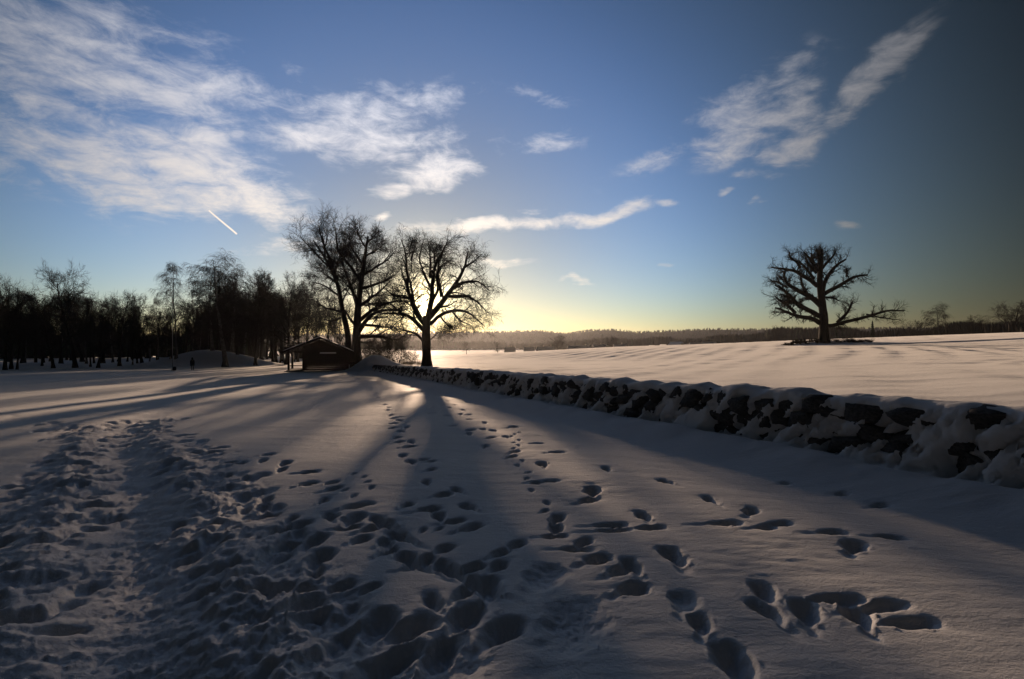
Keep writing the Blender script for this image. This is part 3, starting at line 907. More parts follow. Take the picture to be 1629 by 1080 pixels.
# lone pollarded oak on the field
ro_c = Conv(1190, 380, 6.0)
great_tree('lone_oak', 'gnarled lone oak with thick cut back limbs standing in the open snowy field', 105.0, ro_c,
    [([(725, 1000), (722, 850), (718, 700), (695, 540), (680, 400), (690, 250), (695, 170)], 7.2, 2.4)],
    [([(680, 800), (560, 730), (430, 740), (300, 710), (200, 670), (100, 655)], 3.4, 1.0), ([(690, 740), (560, 670), (430, 610), (370, 550), (290, 490), (180, 450)], 3.8, 1.0),
     ([(450, 705), (380, 650), (280, 600), (200, 560)], 2.4, .9), ([(700, 640), (600, 560), (480, 490), (350, 450), (270, 350), (285, 300)], 4.2, 1.1),
     ([(370, 460), (250, 395), (210, 400)], 1.6, .8), ([(665, 450), (590, 350), (500, 280), (420, 260), (330, 235)], 3.2, 1.0),
     ([(500, 275), (460, 215), (375, 170), (375, 120)], 1.8, .9), ([(630, 380), (560, 260), (520, 190)], 2.0, 1.0), ([(670, 310), (600, 200), (545, 125)], 2.3, 1.0),
     ([(670, 310), (630, 220), (618, 130)], 2.2, 1.0), ([(690, 290), (735, 190), (745, 100)], 2.2, 1.0), ([(705, 510), (720, 350), (780, 260), (845, 200)], 3.0, 1.1),
     ([(720, 530), (810, 460), (880, 400), (930, 360), (1000, 360)], 3.0, 1.1), ([(940, 360), (950, 320), (955, 280)], 1.4, .8), ([(725, 555), (790, 570), (825, 600)], 1.6, .6),
     ([(740, 830), (900, 790), (1050, 750), (1130, 710), (1190, 690), (1340, 690)], 2.8, .7), ([(850, 800), (910, 720), (930, 660), (940, 610)], 2.4, .9),
     ([(1130, 720), (1250, 750), (1400, 775)], 1.2, .4), ([(570, 530), (515, 430), (520, 340)], 2.0, 1.0), ([(420, 610), (330, 560), (240, 540)], 2.0, .8),
     ([(470, 480), (400, 400), (350, 350)], 2.0, 1.0), ([(560, 670), (460, 620), (350, 620), (240, 610)], 2.0, .8), ([(680, 250), (670, 150), (660, 110)], 2.2, 1.2), ([(690, 300), (745, 210), (775, 130)], 2.0, 1.0), ([(655, 330), (600, 250), (580, 170)], 1.8, 1.0), ([(690, 200), (700, 140), (712, 105)], 1.8, 1.2)],
    dict(extra=(.45, .95, 0, .25), levels=[(15, .10, 1.0, .9, -.9, -2.0, .40, 5, .16, .08, 4, .4, .028), (8, .1, 1, .75, -.9, -.8, .6, 4, .18, .06, 3, .45, .018),
                                           (4, .1, 1, .7, -.55, -.5, .7, 3, .2, .03, 3, .5, .014)]), 24, 1311)


# ------------------------------------------------------------------ dry stone wall under snow
def wall_pt(s, q):
    return WN[0] * (WL + q) + WU[0] * s, WN[1] * (WL + q) + WU[1] * s


def wall_base(s):
    x_, y_ = wall_pt(s, 0.0)
    return float(g_left(x_, y_))


def ico(sub):
    t = (1 + 5 ** .5) / 2
    v = [(-1, t, 0), (1, t, 0), (-1, -t, 0), (1, -t, 0), (0, -1, t), (0, 1, t), (0, -1, -t), (0, 1, -t), (t, 0, -1), (t, 0, 1), (-t, 0, -1), (-t, 0, 1)]
    f = [(0, 11, 5), (0, 5, 1), (0, 1, 7), (0, 7, 10), (0, 10, 11), (1, 5, 9), (5, 11, 4), (11, 10, 2), (10, 7, 6), (7, 1, 8), (3, 9, 4), (3, 4, 2), (3, 2, 6), (3, 6, 8), (3, 8, 9), (4, 9, 5), (2, 4, 11), (6, 2, 10), (8, 6, 7), (9, 8, 1)]
    v = [np.array(a) / np.linalg.norm(a) for a in v]
    for _ in range(sub):
        mid = {}; nf = []
        def g(a, b):
            k = (min(a, b), max(a, b))
            if k not in mid:
                m_ = v[a] + v[b]; v.append(m_ / np.linalg.norm(m_)); mid[k] = len(v) - 1
            return mid[k]
        for a, b, c in f:
            ab, bc, ca = g(a, b), g(b, c), g(c, a)
            nf += [(a, ab, ca), (b, bc, ab), (c, ca, bc), (ab, bc, ca)]
        f = nf
    return np.array(v), np.array(f)


def stone_shape(seed, sub):
    rg = np.random.default_rng(seed)
    V, F = ico(sub)
    V = np.sign(V) * np.abs(V) ** 0.62            # blocky
    for _ in range(7):                            # random flat facets
        n_ = nrm(rg.normal(0, 1, 3)); h = rg.uniform(.62, .95)
        d = V @ n_ - h
        V = V - np.maximum(d, 0)[:, None] * n_
    V *= 1 + 0.06 * rg.normal(0, 1, (len(V), 1))
    return V, F


def build_wall():
    root = empty('stone_wall', (*wall_pt(10, 0), wall_base(10)))
    org = np.array(root.location)
    meshes = [mesh_np('stone', *[stone_shape(100 + i, 2)[0], [stone_shape(100 + i, 2)[1]]], M_STONE) for i in range(8)]
    far = [stone_shape(200 + i, 1) for i in range(5)]
    rnd = random.Random(3)
    singles = 0; Vs, Fs, off = [], [], 0
    s_list = []
    for row in range(3):
        s = 0.2 * row - 7
        while s < 64:
            wdt = rnd.uniform(.34, .70) * (1.1 if row == 2 else 1)
            s_list.append((s + wdt / 2, row, wdt)); s += wdt * 0.98
    s_list.sort()
    hgt = [0.18, 0.48, 0.74]
    for s, row, wdt in s_list:
        H_ = rnd.uniform(.30, .44)
        q = rnd.uniform(-.40, -.30) + 0.03 * row
        x_, y_ = wall_pt(s, q); z_ = wall_base(s) + hgt[row] + rnd.uniform(-.05, .05)
        if s > 40: z_ -= 0.004 * (s - 40)
        p = np.array([x_, y_, z_]) - org
        ang = math.atan2(WU[1], WU[0]) + rnd.uniform(-.25, .25)
        sc = np.array([wdt * .56, rnd.uniform(.22, .34), H_ * .56])
        if s > 1.5 and singles < 290:
            o = link('stone', meshes[rnd.randrange(8)], root)
            o.location = p; o.rotation_euler = (rnd.uniform(-.25, .25), rnd.uniform(-.2, .2), ang + (pi if rnd.random() < .5 else 0)); o.scale = sc
            singles += 1
        else:
            V, F = far[rnd.randrange(5)]
            V = V * sc; c_, s_ = cos(ang), sin(ang)
            V = np.stack([V[:, 0] * c_ - V[:, 1] * s_, V[:, 0] * s_ + V[:, 1] * c_, V[:, 2]], 1) + p
            Vs.append(V); Fs.append(F + off); off += len(V)
    o = link('stone_courses', mesh_np('stone_courses', np.concatenate(Vs), [np.concatenate(Fs)], M_STONE), root)
    tag(o, kind='stuff')
    # snow plastered over top and faces
    ss = [-8.0]
    while ss[-1] < 65:
        x_, y_ = wall_pt(ss[-1], 0); d = math.hypot(x_, y_)
        ss.append(ss[-1] + max(0.024, 0.0036 * d))
    ss = np.array(ss)
    prof = np.array([(-1.25, -.30), (-.95, -.04), (-.76, .12), (-.64, .30), (-.585, .52), (-.55, .74), (-.50, .87), (-.38, .95), (-.12, .98), (.15, .98), (.38, .92), (.50, .76), (.58, .5), (.75, .2), (1.1, -.2)])
    sg = np.concatenate([[0], np.cumsum(np.linalg.norm(np.diff(prof, axis=0), axis=1))])
    vv = np.linspace(0, sg[-1], 66)
    pq = np.interp(vv, sg, prof[:, 0]); pz = np.interp(vv, sg, prof[:, 1])
    for _ in range(2):
        pq[1:-1] = (pq[:-2] + 2 * pq[1:-1] + pq[2:]) / 4; pz[1:-1] = (pz[:-2] + 2 * pz[1:-1] + pz[2:]) / 4
    tq = np.gradient(pq); tz = np.gradient(pz); ln = np.hypot(tq, tz)
    nq, nz = -tz / ln, tq / ln
    Sg, Vg = np.meshgrid(ss, vv, indexing='ij')
    Z0 = np.broadcast_to(pz, Sg.shape); Q0 = np.broadcast_to(pq, Sg.shape)
    face = sm(-Q0, .40, .52) * sm(Z0, .04, .22)
    top = sm(Z0, .9, 1.02)
    a_ = fbm(Sg * 1.25 + Z0 * 1.2, Z0 * 1.1 - Sg * .35, 201, 4, .55)
    b_ = fbm(Sg * 3.6 + Z0 * 3.2, Z0 * 1.7, 205, 5, .62)
    hole = np.minimum(a_ * .9 + b_ * 1.15 - 0.15, 0.16)
    d = face * (0.36 * hole - 0.02)
    l1 = pnoise(Sg * 1.35, Q0 * 1.1, 211); l2 = pnoise(Sg * 2.8 + 5, Q0 * 2.0, 213)
    pil = 0.040 * (np.sqrt(np.abs(l1)) * np.sign(l1)) + 0.030 * l2
    d = d + top * (pil + 0.02)
    d = d + 0.014 * fbm(Sg * 7, Vg * 7, 217, 3) + 0.012 * fbm(Sg * 17, Vg * 17, 218, 2)
    lip = np.exp(-((Z0 - .94) / .09) ** 2) * (Q0 < 0)
    d = d + lip * (0.05 + 0.07 * pnoise(Sg * 1.7, Z0 * 0, 219))
    Q = Q0 + nq[None] * d; Zr = Z0 + nz[None] * d
    Zr = Zr + 0.06 * pnoise(Sg * .35, Sg * 0, 223) * sm(Z0, .3, 1)
    low = 1 - .30 * sm(Sg, 40, 64)
    Zr = np.where(Zr > 0, Zr * low, Zr)
    X = WN[0] * (WL + Q) + WU[0] * Sg; Y = WN[1] * (WL + Q) + WU[1] * Sg
    Zb = g_left(WN[0] * WL + WU[0] * Sg, WN[1] * WL + WU[1] * Sg)
    V = np.stack([X, Y, Zb + Zr], -1).reshape(-1, 3) - org
    I = np.arange(Sg.size).reshape(Sg.shape)
    F = np.stack([I[:-1, :-1], I[:-1, 1:], I[1:, 1:], I[1:, :-1]], -1).reshape(-1, 4)
    me = mesh_np('snow_cover', V, [F], M_SNOWF)
    o = link('snow_cover', me, root)
    tag(root, 'long low dry stone wall capped and plastered with snow, running from the right to the oak', 'wall')


build_wall()

# ------------------------------------------------------------------ forest on the left
FG = 'bare trees of the wood on the left'
plant('birch_tree', 'birch', 0, 280, 94, 415, label='slender drooping birch rising above the snow mound, behind the thin pole', wide=1.0, rz=.4)
plant('birch_tree', 'birch', 1, 358, 86, 396, label='tallest dense drooping birch of the left wood, thick trunk at its front edge', wide=1.6, rz=1.1)
plant('birch_tree', 'birch', 0, 338, 97, 424, label='drooping birch crowding the left side of the tallest dense birch', wide=1.35, rz=2.0)
plant('birch_tree', 'birch', 1, 369, 99, 412, label='drooping birch crowding the right side of the tallest dense birch', wide=1.3, rz=3.3)
plant('bare_tree', 'spread', 1, 352, 101, 432, label='round bare tree filling the middle behind the tallest dense birch', wide=.8, rz=1.3)
plant('bare_tree', 'spread', 0, 120, 80, 408, label='broad crowned bare tree standing highest at the far left of the wood', wide=.75, rz=2.2)
plant('bare_tree', 'spread', 1, 18, 74, 432, label='round topped bare tree at the left edge of the photo', wide=.62, rz=.2)
plant('bare_tree', 'poplar', 0, 406, 92, 424, label='upright bare tree just right of the tall dense birch', wide=1.0, rz=.5)
plant('bare_tree', 'poplar', 1, 415, 99, 430, label='thin upright bare tree close behind the one right of the dense birch', wide=.9)
plant('bare_tree', 'spread', 2, 455, 96, 424, label='fan shaped bare tree with forked trunk left of the hut roof', wide=.72, rz=3.0)
plant('bare_tree', 'poplar', 2, 434, 98, 432, label='narrow twin stemmed bare tree left of the fan shaped one', wide=.95)
plant('bare_tree', 'poplar', 0, 378, 96, 440, label='bare tree overlapping the right side of the dense birch', wide=1.1)
plant('bare_tree', 'poplar', 1, 486, 100, 440, label='bare tree rising directly behind the hut roof ridge', wide=1.1, rz=2.0)
plant('bare_tree', 'spread', 2, 225, 98, 466, label='low round bare tree left of the slender birch', wide=.7)
plant('bare_tree', 'spread', 1, 190, 90, 456, label='bare tree with loose outer twigs right of the highest far left tree', wide=.8, rz=4.0)
sky_x = [-260, -60, 0, 40, 60, 100, 150, 180, 200, 240, 270, 300, 320, 340, 380, 400, 430, 470, 500, 540, 600]
sky_y = [440, 450, 455, 448, 462, 455, 458, 464, 476, 478, 470, 476, 455, 430, 440, 448, 446, 450, 452, 470, 500]
rnd = random.Random(11)
FR = [(8, 70, 'spread', 1, 452, 'front trunk on open snow, first from the left edge of the photo'),
      (27, 71, 'poplar', 0, 458, 'front trunk on open snow, just right of the round topped tree at the left edge'),
      (67, 85, 'poplar', 1, 470, 'slim front trunk left of the thicker one, both left of the broad crowned tree'),
      (85, 79, 'spread', 0, 462, 'thicker front trunk nearest on the left of the broad crowned tree'),
      (144, 86, 'poplar', 2, 466, 'slim front trunk next right of the broad crowned tree'),
      (156, 80, 'spread', 2, 470, 'thicker front trunk, second right of the broad crowned tree'),
      (211, 92, 'poplar', 0, 480, 'front trunk standing alone midway between broad crowned tree and slender birch'),
      (252, 99, 'birch', 0, 472, 'thin trunk with short crown nearest on the left of the slender birch')]
for (px, D, kd, v, ty, lb) in FR:
    plant('bare_tree', kd, v, px, D, ty, label=lb, wide=rnd.uniform(.7, .9))
for i in range(78):
    px = -190 + (i + rnd.random()) * (740 / 66) if i < 66 else rnd.uniform(376, 500)
    D = rnd.choice([96, 104, 112, 122, 134]) + rnd.uniform(-5, 4)
    if px < 0: D = rnd.uniform(74, 120)
    if 300 < px < 430: D += 14
    if px > 430: D = rnd.uniform(112, 140)
    ty = float(np.interp(px, sky_x, sky_y)) + rnd.uniform(0, 30)
    kd = rnd.choice(['poplar', 'poplar', 'spread', 'birch'])
    plant('bare_tree', kd, rnd.randrange(3), px, D, ty, label='one of the crowded dark bare trees set back inside the wood at the left', group=FG, wide=rnd.uniform(.75, 1.1))
# shrubs
plant('bush', 'shrub', 0, 612, 70, H=4.6, label='dark tangled bush behind the wall end, nearest to the tallest oak', cat='bush', wide=1.1)
plant('bush', 'shrub', 1, 632, 74, H=4.0, label='smaller twiggy bush behind the wall, between the tallest oak and the sunlit oak', cat='bush', wide=1.1)
plant('bush', 'shrub', 0, 594, 84, H=4.2, label='dark bush right behind the trunk of the tallest oak', cat='bush', wide=1.2)
plant('bush', 'shrub', 1, 655, 92, H=2.6, label='low pale bush on the field edge left of the sunlit oak trunk', cat='bush', wide=1.2)


def brush(name, items, label, var=0, kindp='shrub', mat=M_TWIG):
    Vs, Fs, off = [], [], 0
    me = PROTO[kindp][var][1][1]
    nv = len(me.vertices); V0 = np.empty(nv * 3); me.vertices.foreach_get('co', V0); V0 = V0.reshape(-1, 3)
    F0 = np.empty(len(me.polygons) * 4, int); me.polygons.foreach_get('vertices', F0); F0 = F0.reshape(-1, 4)
    # a lighter selection of the branches
    nb = 3 * 4
    for (x_, y_, z_, wd, h_) in items:
        a = rnd.random() * 2 * pi; c_, s_ = cos(a), sin(a)
        k = h_ / 4.0; kw = wd / 4.0
        keep = rnd.randrange(8)
        V = np.stack([(V0[:, 0] * c_ - V0[:, 1] * s_) * kw + x_, (V0[:, 0] * s_ + V0[:, 1] * c_) * kw + y_, V0[:, 2] * k + z_], 1)
        Vs.append(V); Fs.append(F0[keep::8] + off); off += nv
    o = link(name, mesh_np(name, np.concatenate(Vs), [np.concatenate(Fs)], mat))
    tag(o, label, kind='stuff')


its = []
for i in range(15):
    px = rnd.uniform(1250, 1384); D = 105.0 + rnd.uniform(-1.2, 1.0); x_ = (px - CXP) / FPX * D
    its.append((x_, D, gz(x_, D) - .1, rnd.uniform(2.2, 3.6), rnd.uniform(.7, 1.35)))
brush('undergrowth', its, 'dark low brush round the foot of the lone oak')


# ------------------------------------------------------------------ woods and hills far off
def tree_templates(kind):
    out = []
    for sd in range(6):
        rg = np.random.default_rng(300 + sd + (50 if kind == 'conifer' else 0))
        V, F = [], []
        if kind == 'conifer':
            for L_ in range(4):
                z0 = .12 + L_ * .2; z1 = z0 + .34 if L_ < 3 else 1.0; rr = .19 * (1 - L_ * .22)
                k = 7; b = len(V)
                for j in range(k):
                    a = j * 2 * pi / k + rg.random() * .5; q = rr * rg.uniform(.6, 1.25)
                    V.append((q * cos(a), q * sin(a), z0 + rg.uniform(-.05, .03)))
                V.append((0, 0, z1))
                F += [(b + j, b + (j + 1) % k, b + k) for j in range(k)]
        else:
            for j in range(34):
                z0 = rg.uniform(.0, .35); a = rg.random() * 2 * pi
                top = rg.uniform(.5, 1.0) if j < 28 else 1.0
                rad = .30 * math.sqrt(max(.05, 1 - ((top - .62) / .45) ** 2)) * rg.random() ** .5
                px_, py_ = rad * cos(a), rad * sin(a); wv_ = rg.uniform(.012, .035)
                a2 = rg.random() * pi
                b = len(V)
                V += [(px_ * .25 - wv_ * cos(a2), py_ * .25 - wv_ * sin(a2), z0), (px_ * .25 + wv_ * cos(a2), py_ * .25 + wv_ * sin(a2), z0),
                      (px_ + wv_ * cos(a2), py_ + wv_ * sin(a2), top * .8), (px_ * 1.08, py_ * 1.08, top)]
                F += [(b, b + 1, b + 2), (b, b + 2, b + 3)]
        out.append((np.array(V), np.array(F)))
    return out


TT = {k: tree_templates(k) for k in ('conifer', 'bare')}


def woods(name, pts, label, p_con=.4, mat_c=M_CONIFER):
    rg = np.random.default_rng(len(pts))
    for kind, mt in (('conifer', M_CONIFER), ('bare', M_WOODS)):
        Vs, Fs, off = [], [], 0
        sel = [p for p in pts if (p[4] < p_con) == (kind == 'conifer')]
        if not sel: continue
        for (x_, y_, z_, h_, _) in sel:
            V, F = TT[kind][rg.integers(6)]
            a = rg.random() * 6.28; c_, s_ = cos(a), sin(a); wd = h_ * rg.uniform(.8, 1.3)
            Vs.append(np.stack([(V[:, 0] * c_ - V[:, 1] * s_) * wd + x_, (V[:, 0] * s_ + V[:, 1] * c_) * wd + y_, V[:, 2] * h_ + z_], 1))
            Fs.append(F + off); off += len(V)
        nm = 'conifer_woods' if kind == 'conifer' else name
        o = link(nm, mesh_np(nm, np.concatenate(Vs), [np.concatenate(Fs)], mt, smooth=False))
        tag(o, label[0] if kind == 'conifer' else label[1], kind='stuff')


def pz_(px, y, r):
    a = atan((px - CXP) / FPX)
    return a, HC + (HOR - y) / FPX * cos(a) * r


HX = [-900, -200, 300, 560, 640, 700, 780, 860, 900, 940, 980, 1010, 1080, 1130, 1200, 1300, 1500, 1700, 2600]
HY = [534, 532, 530, 529, 527, 526, 525.5, 523.5, 528, 522.5, 521.5, 526, 523, 520.5, 521, 519, 518, 517, 520]


def build_hills():
    th = np.radians(np.linspace(-75, 75, 260)); rr = np.linspace(900, 2450, 26)
    pxs = CXP + FPX * np.tan(np.clip(th, -1.15, 1.15))
    yy = np.interp(pxs, HX, HY)
    el_ = (HOR - yy) / FPX * np.cos(th)
    T, Rr = np.meshgrid(th, rr, indexing='ij')
    zt = HC + el_[:, None] * 1500 - 7.5
    bumpr = np.exp(-((Rr - 1500) / 330) ** 2)
    Z = -6.2 + (zt + 6.2) * bumpr + 2.0 * fbm(T * 30, Rr * .006, 301, 3) * bumpr
    Z[:, 0] = -8.5; Z[:, -1] = -8.5
    X = np.sin(T) * Rr; Y = np.cos(T) * Rr
    I = np.arange(T.size).reshape(T.shape)
    F = np.stack([I[:-1, :-1], I[1:, :-1], I[1:, 1:], I[:-1, 1:]], -1).reshape(-1, 4)
    o = link('hills', mesh_np('hills', np.stack([X, Y, Z], -1).reshape(-1, 3), [F[:, ::-1]], M_WOODS))
    tag(o, 'low wooded hills on the horizon', kind='structure')
    rg = np.random.default_rng(44)
    pts = []
    for k in range(5200):
        a = rg.uniform(-.95, .95); r_ = rg.uniform(1020, 1580)
        px = CXP + FPX * tan(a)
        e_ = (HOR - np.interp(px, HX, HY)) / FPX * cos(a)
        z_ = -6.2 + (HC + e_ * 1500 - 7.5 + 6.2) * math.exp(-((r_ - 1500) / 330) ** 2)
        pts.append((sin(a) * r_, cos(a) * r_, z_ - 1, rg.uniform(5, 8.5), rg.random()))
    woods('bare_woods', pts, ('spruces scattered over the far hills', 'hazy bare woods covering the far hills'), .12)
    # nearer belt of woods beyond the houses
    BX = [-900, 300, 600, 700, 800, 850, 900, 1000, 1060, 1130, 1200, 1280, 1400, 1629, 1900, 2600]
    BY = [538, 540, 540, 540, 540, 542, 538, 535, 531, 526, 523, 519, 515, 514, 512, 512]
    BR = [600, 700, 750, 750, 740, 720, 700, 640, 600, 560, 520, 460, 380, 300, 280, 280]
    pts = []
    for k in range(4200):
        px = rg.uniform(-500, 2300) if k % 4 == 0 else (rg.uniform(560, 1150) if k % 4 == 1 else rg.uniform(1100, 1800))
        a = atan((px - CXP) / FPX)
        r0 = np.interp(px, BX, BR); dr = rg.random() * .22
        r_ = r0 * (1 + dr)
        zt = HC + (HOR - np.interp(px, BX, BY)) / FPX * cos(a) * r0
        H_ = (zt + 6.0) * (1 - .45 * rg.random() ** 1.6) * (1 + dr * .4) * (.9 + .12 * sin(px * .021) + .06 * sin(px * .067) + .10 * min(1, max(0, (px - 1150) / 300)))
        pts.append((sin(a) * r_, cos(a) * r_, -6.3, H_, rg.random()))
    woods('bare_woods', pts, ('dark spruces in the belt of woods beyond the field', 'belt of bare woods beyond the snowy field'), .16)


build_hills()
# backing of the left wood
rg = np.random.default_rng(45)
pts = []
for k in range(420):
    px = rg.uniform(-500, 560); a = atan((px - CXP) / FPX); D = rg.uniform(140, 210)
    ty = np.interp(px, sky_x, sky_y) + 42 if px < 400 else 535
    x_ = (px - CXP) / FPX * D
    H_ = max(3.0, (HC + (HOR - ty) / FPX * D + 3.0) * rg.uniform(.6, 1.0))
    pts.append((x_, D, gz(x_, D) - .3, H_, rg.random()))
woods('bare_woods', pts, ('young spruces deep inside the left wood', 'farther bare trees deep inside the left wood'), .45)

# single trees far off
for (px, top, D, kd, v, wd, lb) in [
        (793, 540, 330, 'spread', 0, 1.0, 'small hazy bare tree left of the far houses'),
        (886, 531.5, 330, 'spread', 1, 1.25, 'dark rounded bare tree standing among the far houses'),
        (972, 532.5, 340, 'spread', 2, 1.15, 'rounded bare tree between two snowy roofs further right along the field edge'),
        (1232, 515, 300, 'spread', 0, 1.1, 'bushy far tree left of the lone oak on the skyline'),
        (1500, 479, 235, 'birch', 1, 1.5, 'tall lacy tree standing above the dark belt on the right skyline'),
        (1606, 476, 225, 'spread', 1, 1.15, 'large dense round tree at the right edge of the photo'),
        (1640, 488, 230, 'spread', 0, 1.1, 'round tree half cut by the right edge of the photo'),
        (1535, 499, 240, 'spread', 2, 1.2, 'low broad tree between the lacy tree and the large round tree'),
        (1562, 504, 236, 'spread', 0, 1.1, 'small low tree left of the large round tree at the right edge'),
        (1455, 506, 245, 'spread', 1, 1.1, 'low round tree on the dark belt left of the lacy tree'),
        (742, 541, 380, 'spread', 2, 1.0, 'faint hazy tree just right of the sunlit oak trunk')]:
    plant('distant_tree', kd, v, px, D, top, base_z=-5.8 if px < 1250 else gz((px - CXP) / FPX * D, D), label=lb, wide=wd)
# spruce behind the field crest
V, F = TT['conifer'][0]
def spruce(px, top, D, label):
    x_ = (px - CXP) / FPX * D; zb = gz(x_, D)
    H_ = HC + (HOR - top) / FPX * D - zb
    root = empty('spruce_tree', (x_, D, zb))
    rg = np.random.default_rng(int(px)); Vs, Fs, off = [], [], 0
    for L_ in range(16):
        z0 = .10 + L_ * .055; rr = .17 * (1 - L_ / 17.5)
        for j in range(11):
            a = rg.random() * 6.28; q = rr * rg.uniform(.7, 1.2); wv_ = .05 * (1 - L_ / 20)
            c_, s_ = cos(a), sin(a)
            Vs += [(0, 0, z0 + .05), (q * .6 * c_ - wv_ * s_, q * .6 * s_ + wv_ * c_, z0), (q * c_, q * s_, z0 - .035), (q * .6 * c_ + wv_ * s_, q * .6 * s_ - wv_ * c_, z0)]
            Fs.append((off, off + 1, off + 2, off + 3)); off += 4
    link('crown', mesh_np('crown', np.array(Vs) * H_, [np.array(Fs)], M_CONIFER, False), root)
    Pd = np.array([[[0, 0, -.1], [0, 0, .5], [0, 0, .99]]]) * H_
    V_, F_ = tubes([(Pd, np.array([[.018, .012, .002]]) * H_, 6)])
    link('trunk', mesh_np('trunk', V_, F_, M_BARK), root)
    tag(root, label, 'tree')
spruce(1388, 508, 215, 'dark pointed spruce just right of the lone oak, on the skyline')
spruce(1331, 517, 240, 'small dark spruce partly behind the trunk side of the lone oak')


V_, F_, off = [], [], 0
rg = np.random.default_rng(77)
for i in range(85):
    px = 1246 + 140 * rg.random(); D = 105.2 + rg.uniform(-1.6, 1.4); x_ = (px - CXP) / FPX * D
    V, F = TT['bare'][rg.integers(6)]; h_ = rg.uniform(.25, 1.0) * (1.25 if abs(px - 1290) < 30 else .8)
    a = rg.random() * 6.28; c_, s_ = cos(a), sin(a); wd = rg.uniform(1.2, 2.6)
    V_.append(np.stack([(V[:, 0] * c_ - V[:, 1] * s_) * wd + x_, (V[:, 0] * s_ + V[:, 1] * c_) * wd + D, V[:, 2] * h_ + gz(x_, D) - .08], 1)); F_.append(F + off); off += len(V)
tag(link('undergrowth', mesh_np('undergrowth', np.concatenate(V_), [np.concatenate(F_)], M_TWIG, False)), 'dark mat of dead stems under the lone oak', kind='stuff')


# ------------------------------------------------------------------ far houses
def box(lo, hi):
    x0, y0, z0 = lo; x1, y1, z1 = hi
    V = np.array([(x0, y0, z0), (x1, y0, z0), (x1, y1, z0), (x0, y1, z0), (x0, y0, z1), (x1, y0, z1), (x1, y1, z1), (x0, y1, z1)], float)
    F = np.array([(0, 3, 2, 1), (4, 5, 6, 7), (0, 1, 5, 4), (1, 2, 6, 5), (2, 3, 7, 6), (3, 0, 4, 7)])
    return V, F


def join(parts):
    Vs, Fs, off = [], [], 0
    for V, F in parts:
        Vs.append(V); Fs.append(F + off); off += len(V)
    return np.concatenate(Vs), [np.concatenate(Fs)]


def slab(p0, p1, p2, p3, t):
    """thick quad from four corners, thickness down"""
    P = np.array([p0, p1, p2, p3], float); n_ = np.cross(P[1] - P[0], P[3] - P[0]); n_ /= np.linalg.norm(n_)
    if n_[2] < 0: n_ = -n_
    V = np.concatenate([P, P - n_ * t])
    F = np.array([(0, 1, 2, 3), (7, 6, 5, 4), (0, 4, 5, 1), (1, 5, 6, 2), (2, 6, 7, 3), (3, 7, 4, 0)])
    return V, F


M_GLASS = noisy_mat('window_glass', (0.03, 0.035, 0.04), (0.05, 0.055, 0.06), 3, 0.1, 0.6, 0)


def house(px, ytop, wpx, D, label, gable=False, wall_m=M_WALLP, rot=0.0, chim=True, kind='house'):
    x_ = (px - CXP) / FPX * D; zt = HC + (HOR - ytop) / FPX * D
    zb = gz(x_, D); L_ = wpx * D / FPX
    dep = 7.0 if not gable else 11.0
    Ht = zt - zb; rh = min(3.6, Ht * .6); wh = Ht - rh
    root = empty(kind, (x_, D, zb), rot)
    Wd = L_ / 2; Dp = dep / 2
    def part(nm, VF, m):
        V, F = VF
        return link(nm, mesh_np(nm, V, F if isinstance(F, list) else [F], m, False), root)
    if not gable:      # ridge runs across the view
        V, F = box((-Wd, -Dp, -.3), (Wd, Dp, wh))
        gV = np.array([(-Wd, -Dp, wh), (-Wd, Dp, wh), (-Wd, 0, wh + rh - .05), (Wd, -Dp, wh), (Wd, Dp, wh), (Wd, 0, wh + rh - .05)])
        part('wall', (np.concatenate([V, gV]), [F, np.array([(8, 9, 10), (11, 13, 12)])]), wall_m)
        e = .5
        rf = join([slab((-Wd - e, -Dp - e, wh - .3), (Wd + e, -Dp - e, wh - .3), (Wd + e, 0, wh + rh), (-Wd - e, 0, wh + rh), .22),
                   slab((-Wd - e, Dp + e, wh - .3), (Wd + e, Dp + e, wh - .3), (Wd + e, 0, wh + rh), (-Wd - e, 0, wh + rh), .22)])
    else:
        V, F = box((-Wd, -Dp, -.3), (Wd, Dp, wh))
        gV = np.array([(-Wd, -Dp, wh), (Wd, -Dp, wh), (0, -Dp, wh + rh - .05), (-Wd, Dp, wh), (Wd, Dp, wh), (0, Dp, wh + rh - .05)])
        part('wall', (np.concatenate([V, gV]), [F, np.array([(8, 9, 10), (11, 13, 12)])]), wall_m)
        e = .5
        rf = join([slab((-Wd - e, -Dp - e, wh - .3), (-Wd - e, Dp + e, wh - .3), (0, Dp + e, wh + rh), (0, -Dp - e, wh + rh), .22),
                   slab((Wd + e, -Dp - e, wh - .3), (Wd + e, Dp + e, wh - .3), (0, Dp + e, wh + rh), (0, -Dp - e, wh + rh), .22)])
    rfo = part('roof', rf, M_SNOW)
    if chim:
        V, F = box((Wd * .25, -.3, wh + rh - .9), (Wd * .25 + .7, .3, wh + rh + .9))
        c = link('chimney', mesh_np('chimney', V, [F], M_WALLW, False), rfo)
    nw = max(1, int(L_ // 3.2))
    for i in range(nw):
        wx = -Wd + (i + .5) * 2 * Wd / nw
        V, F = box((wx - .55, -Dp - .03, wh - 1.7), (wx + .55, -Dp + .05, wh - .5))
        part('window', (V, F), M_GLASS)
    tag(root, label, 'house' if kind == 'house' else kind)


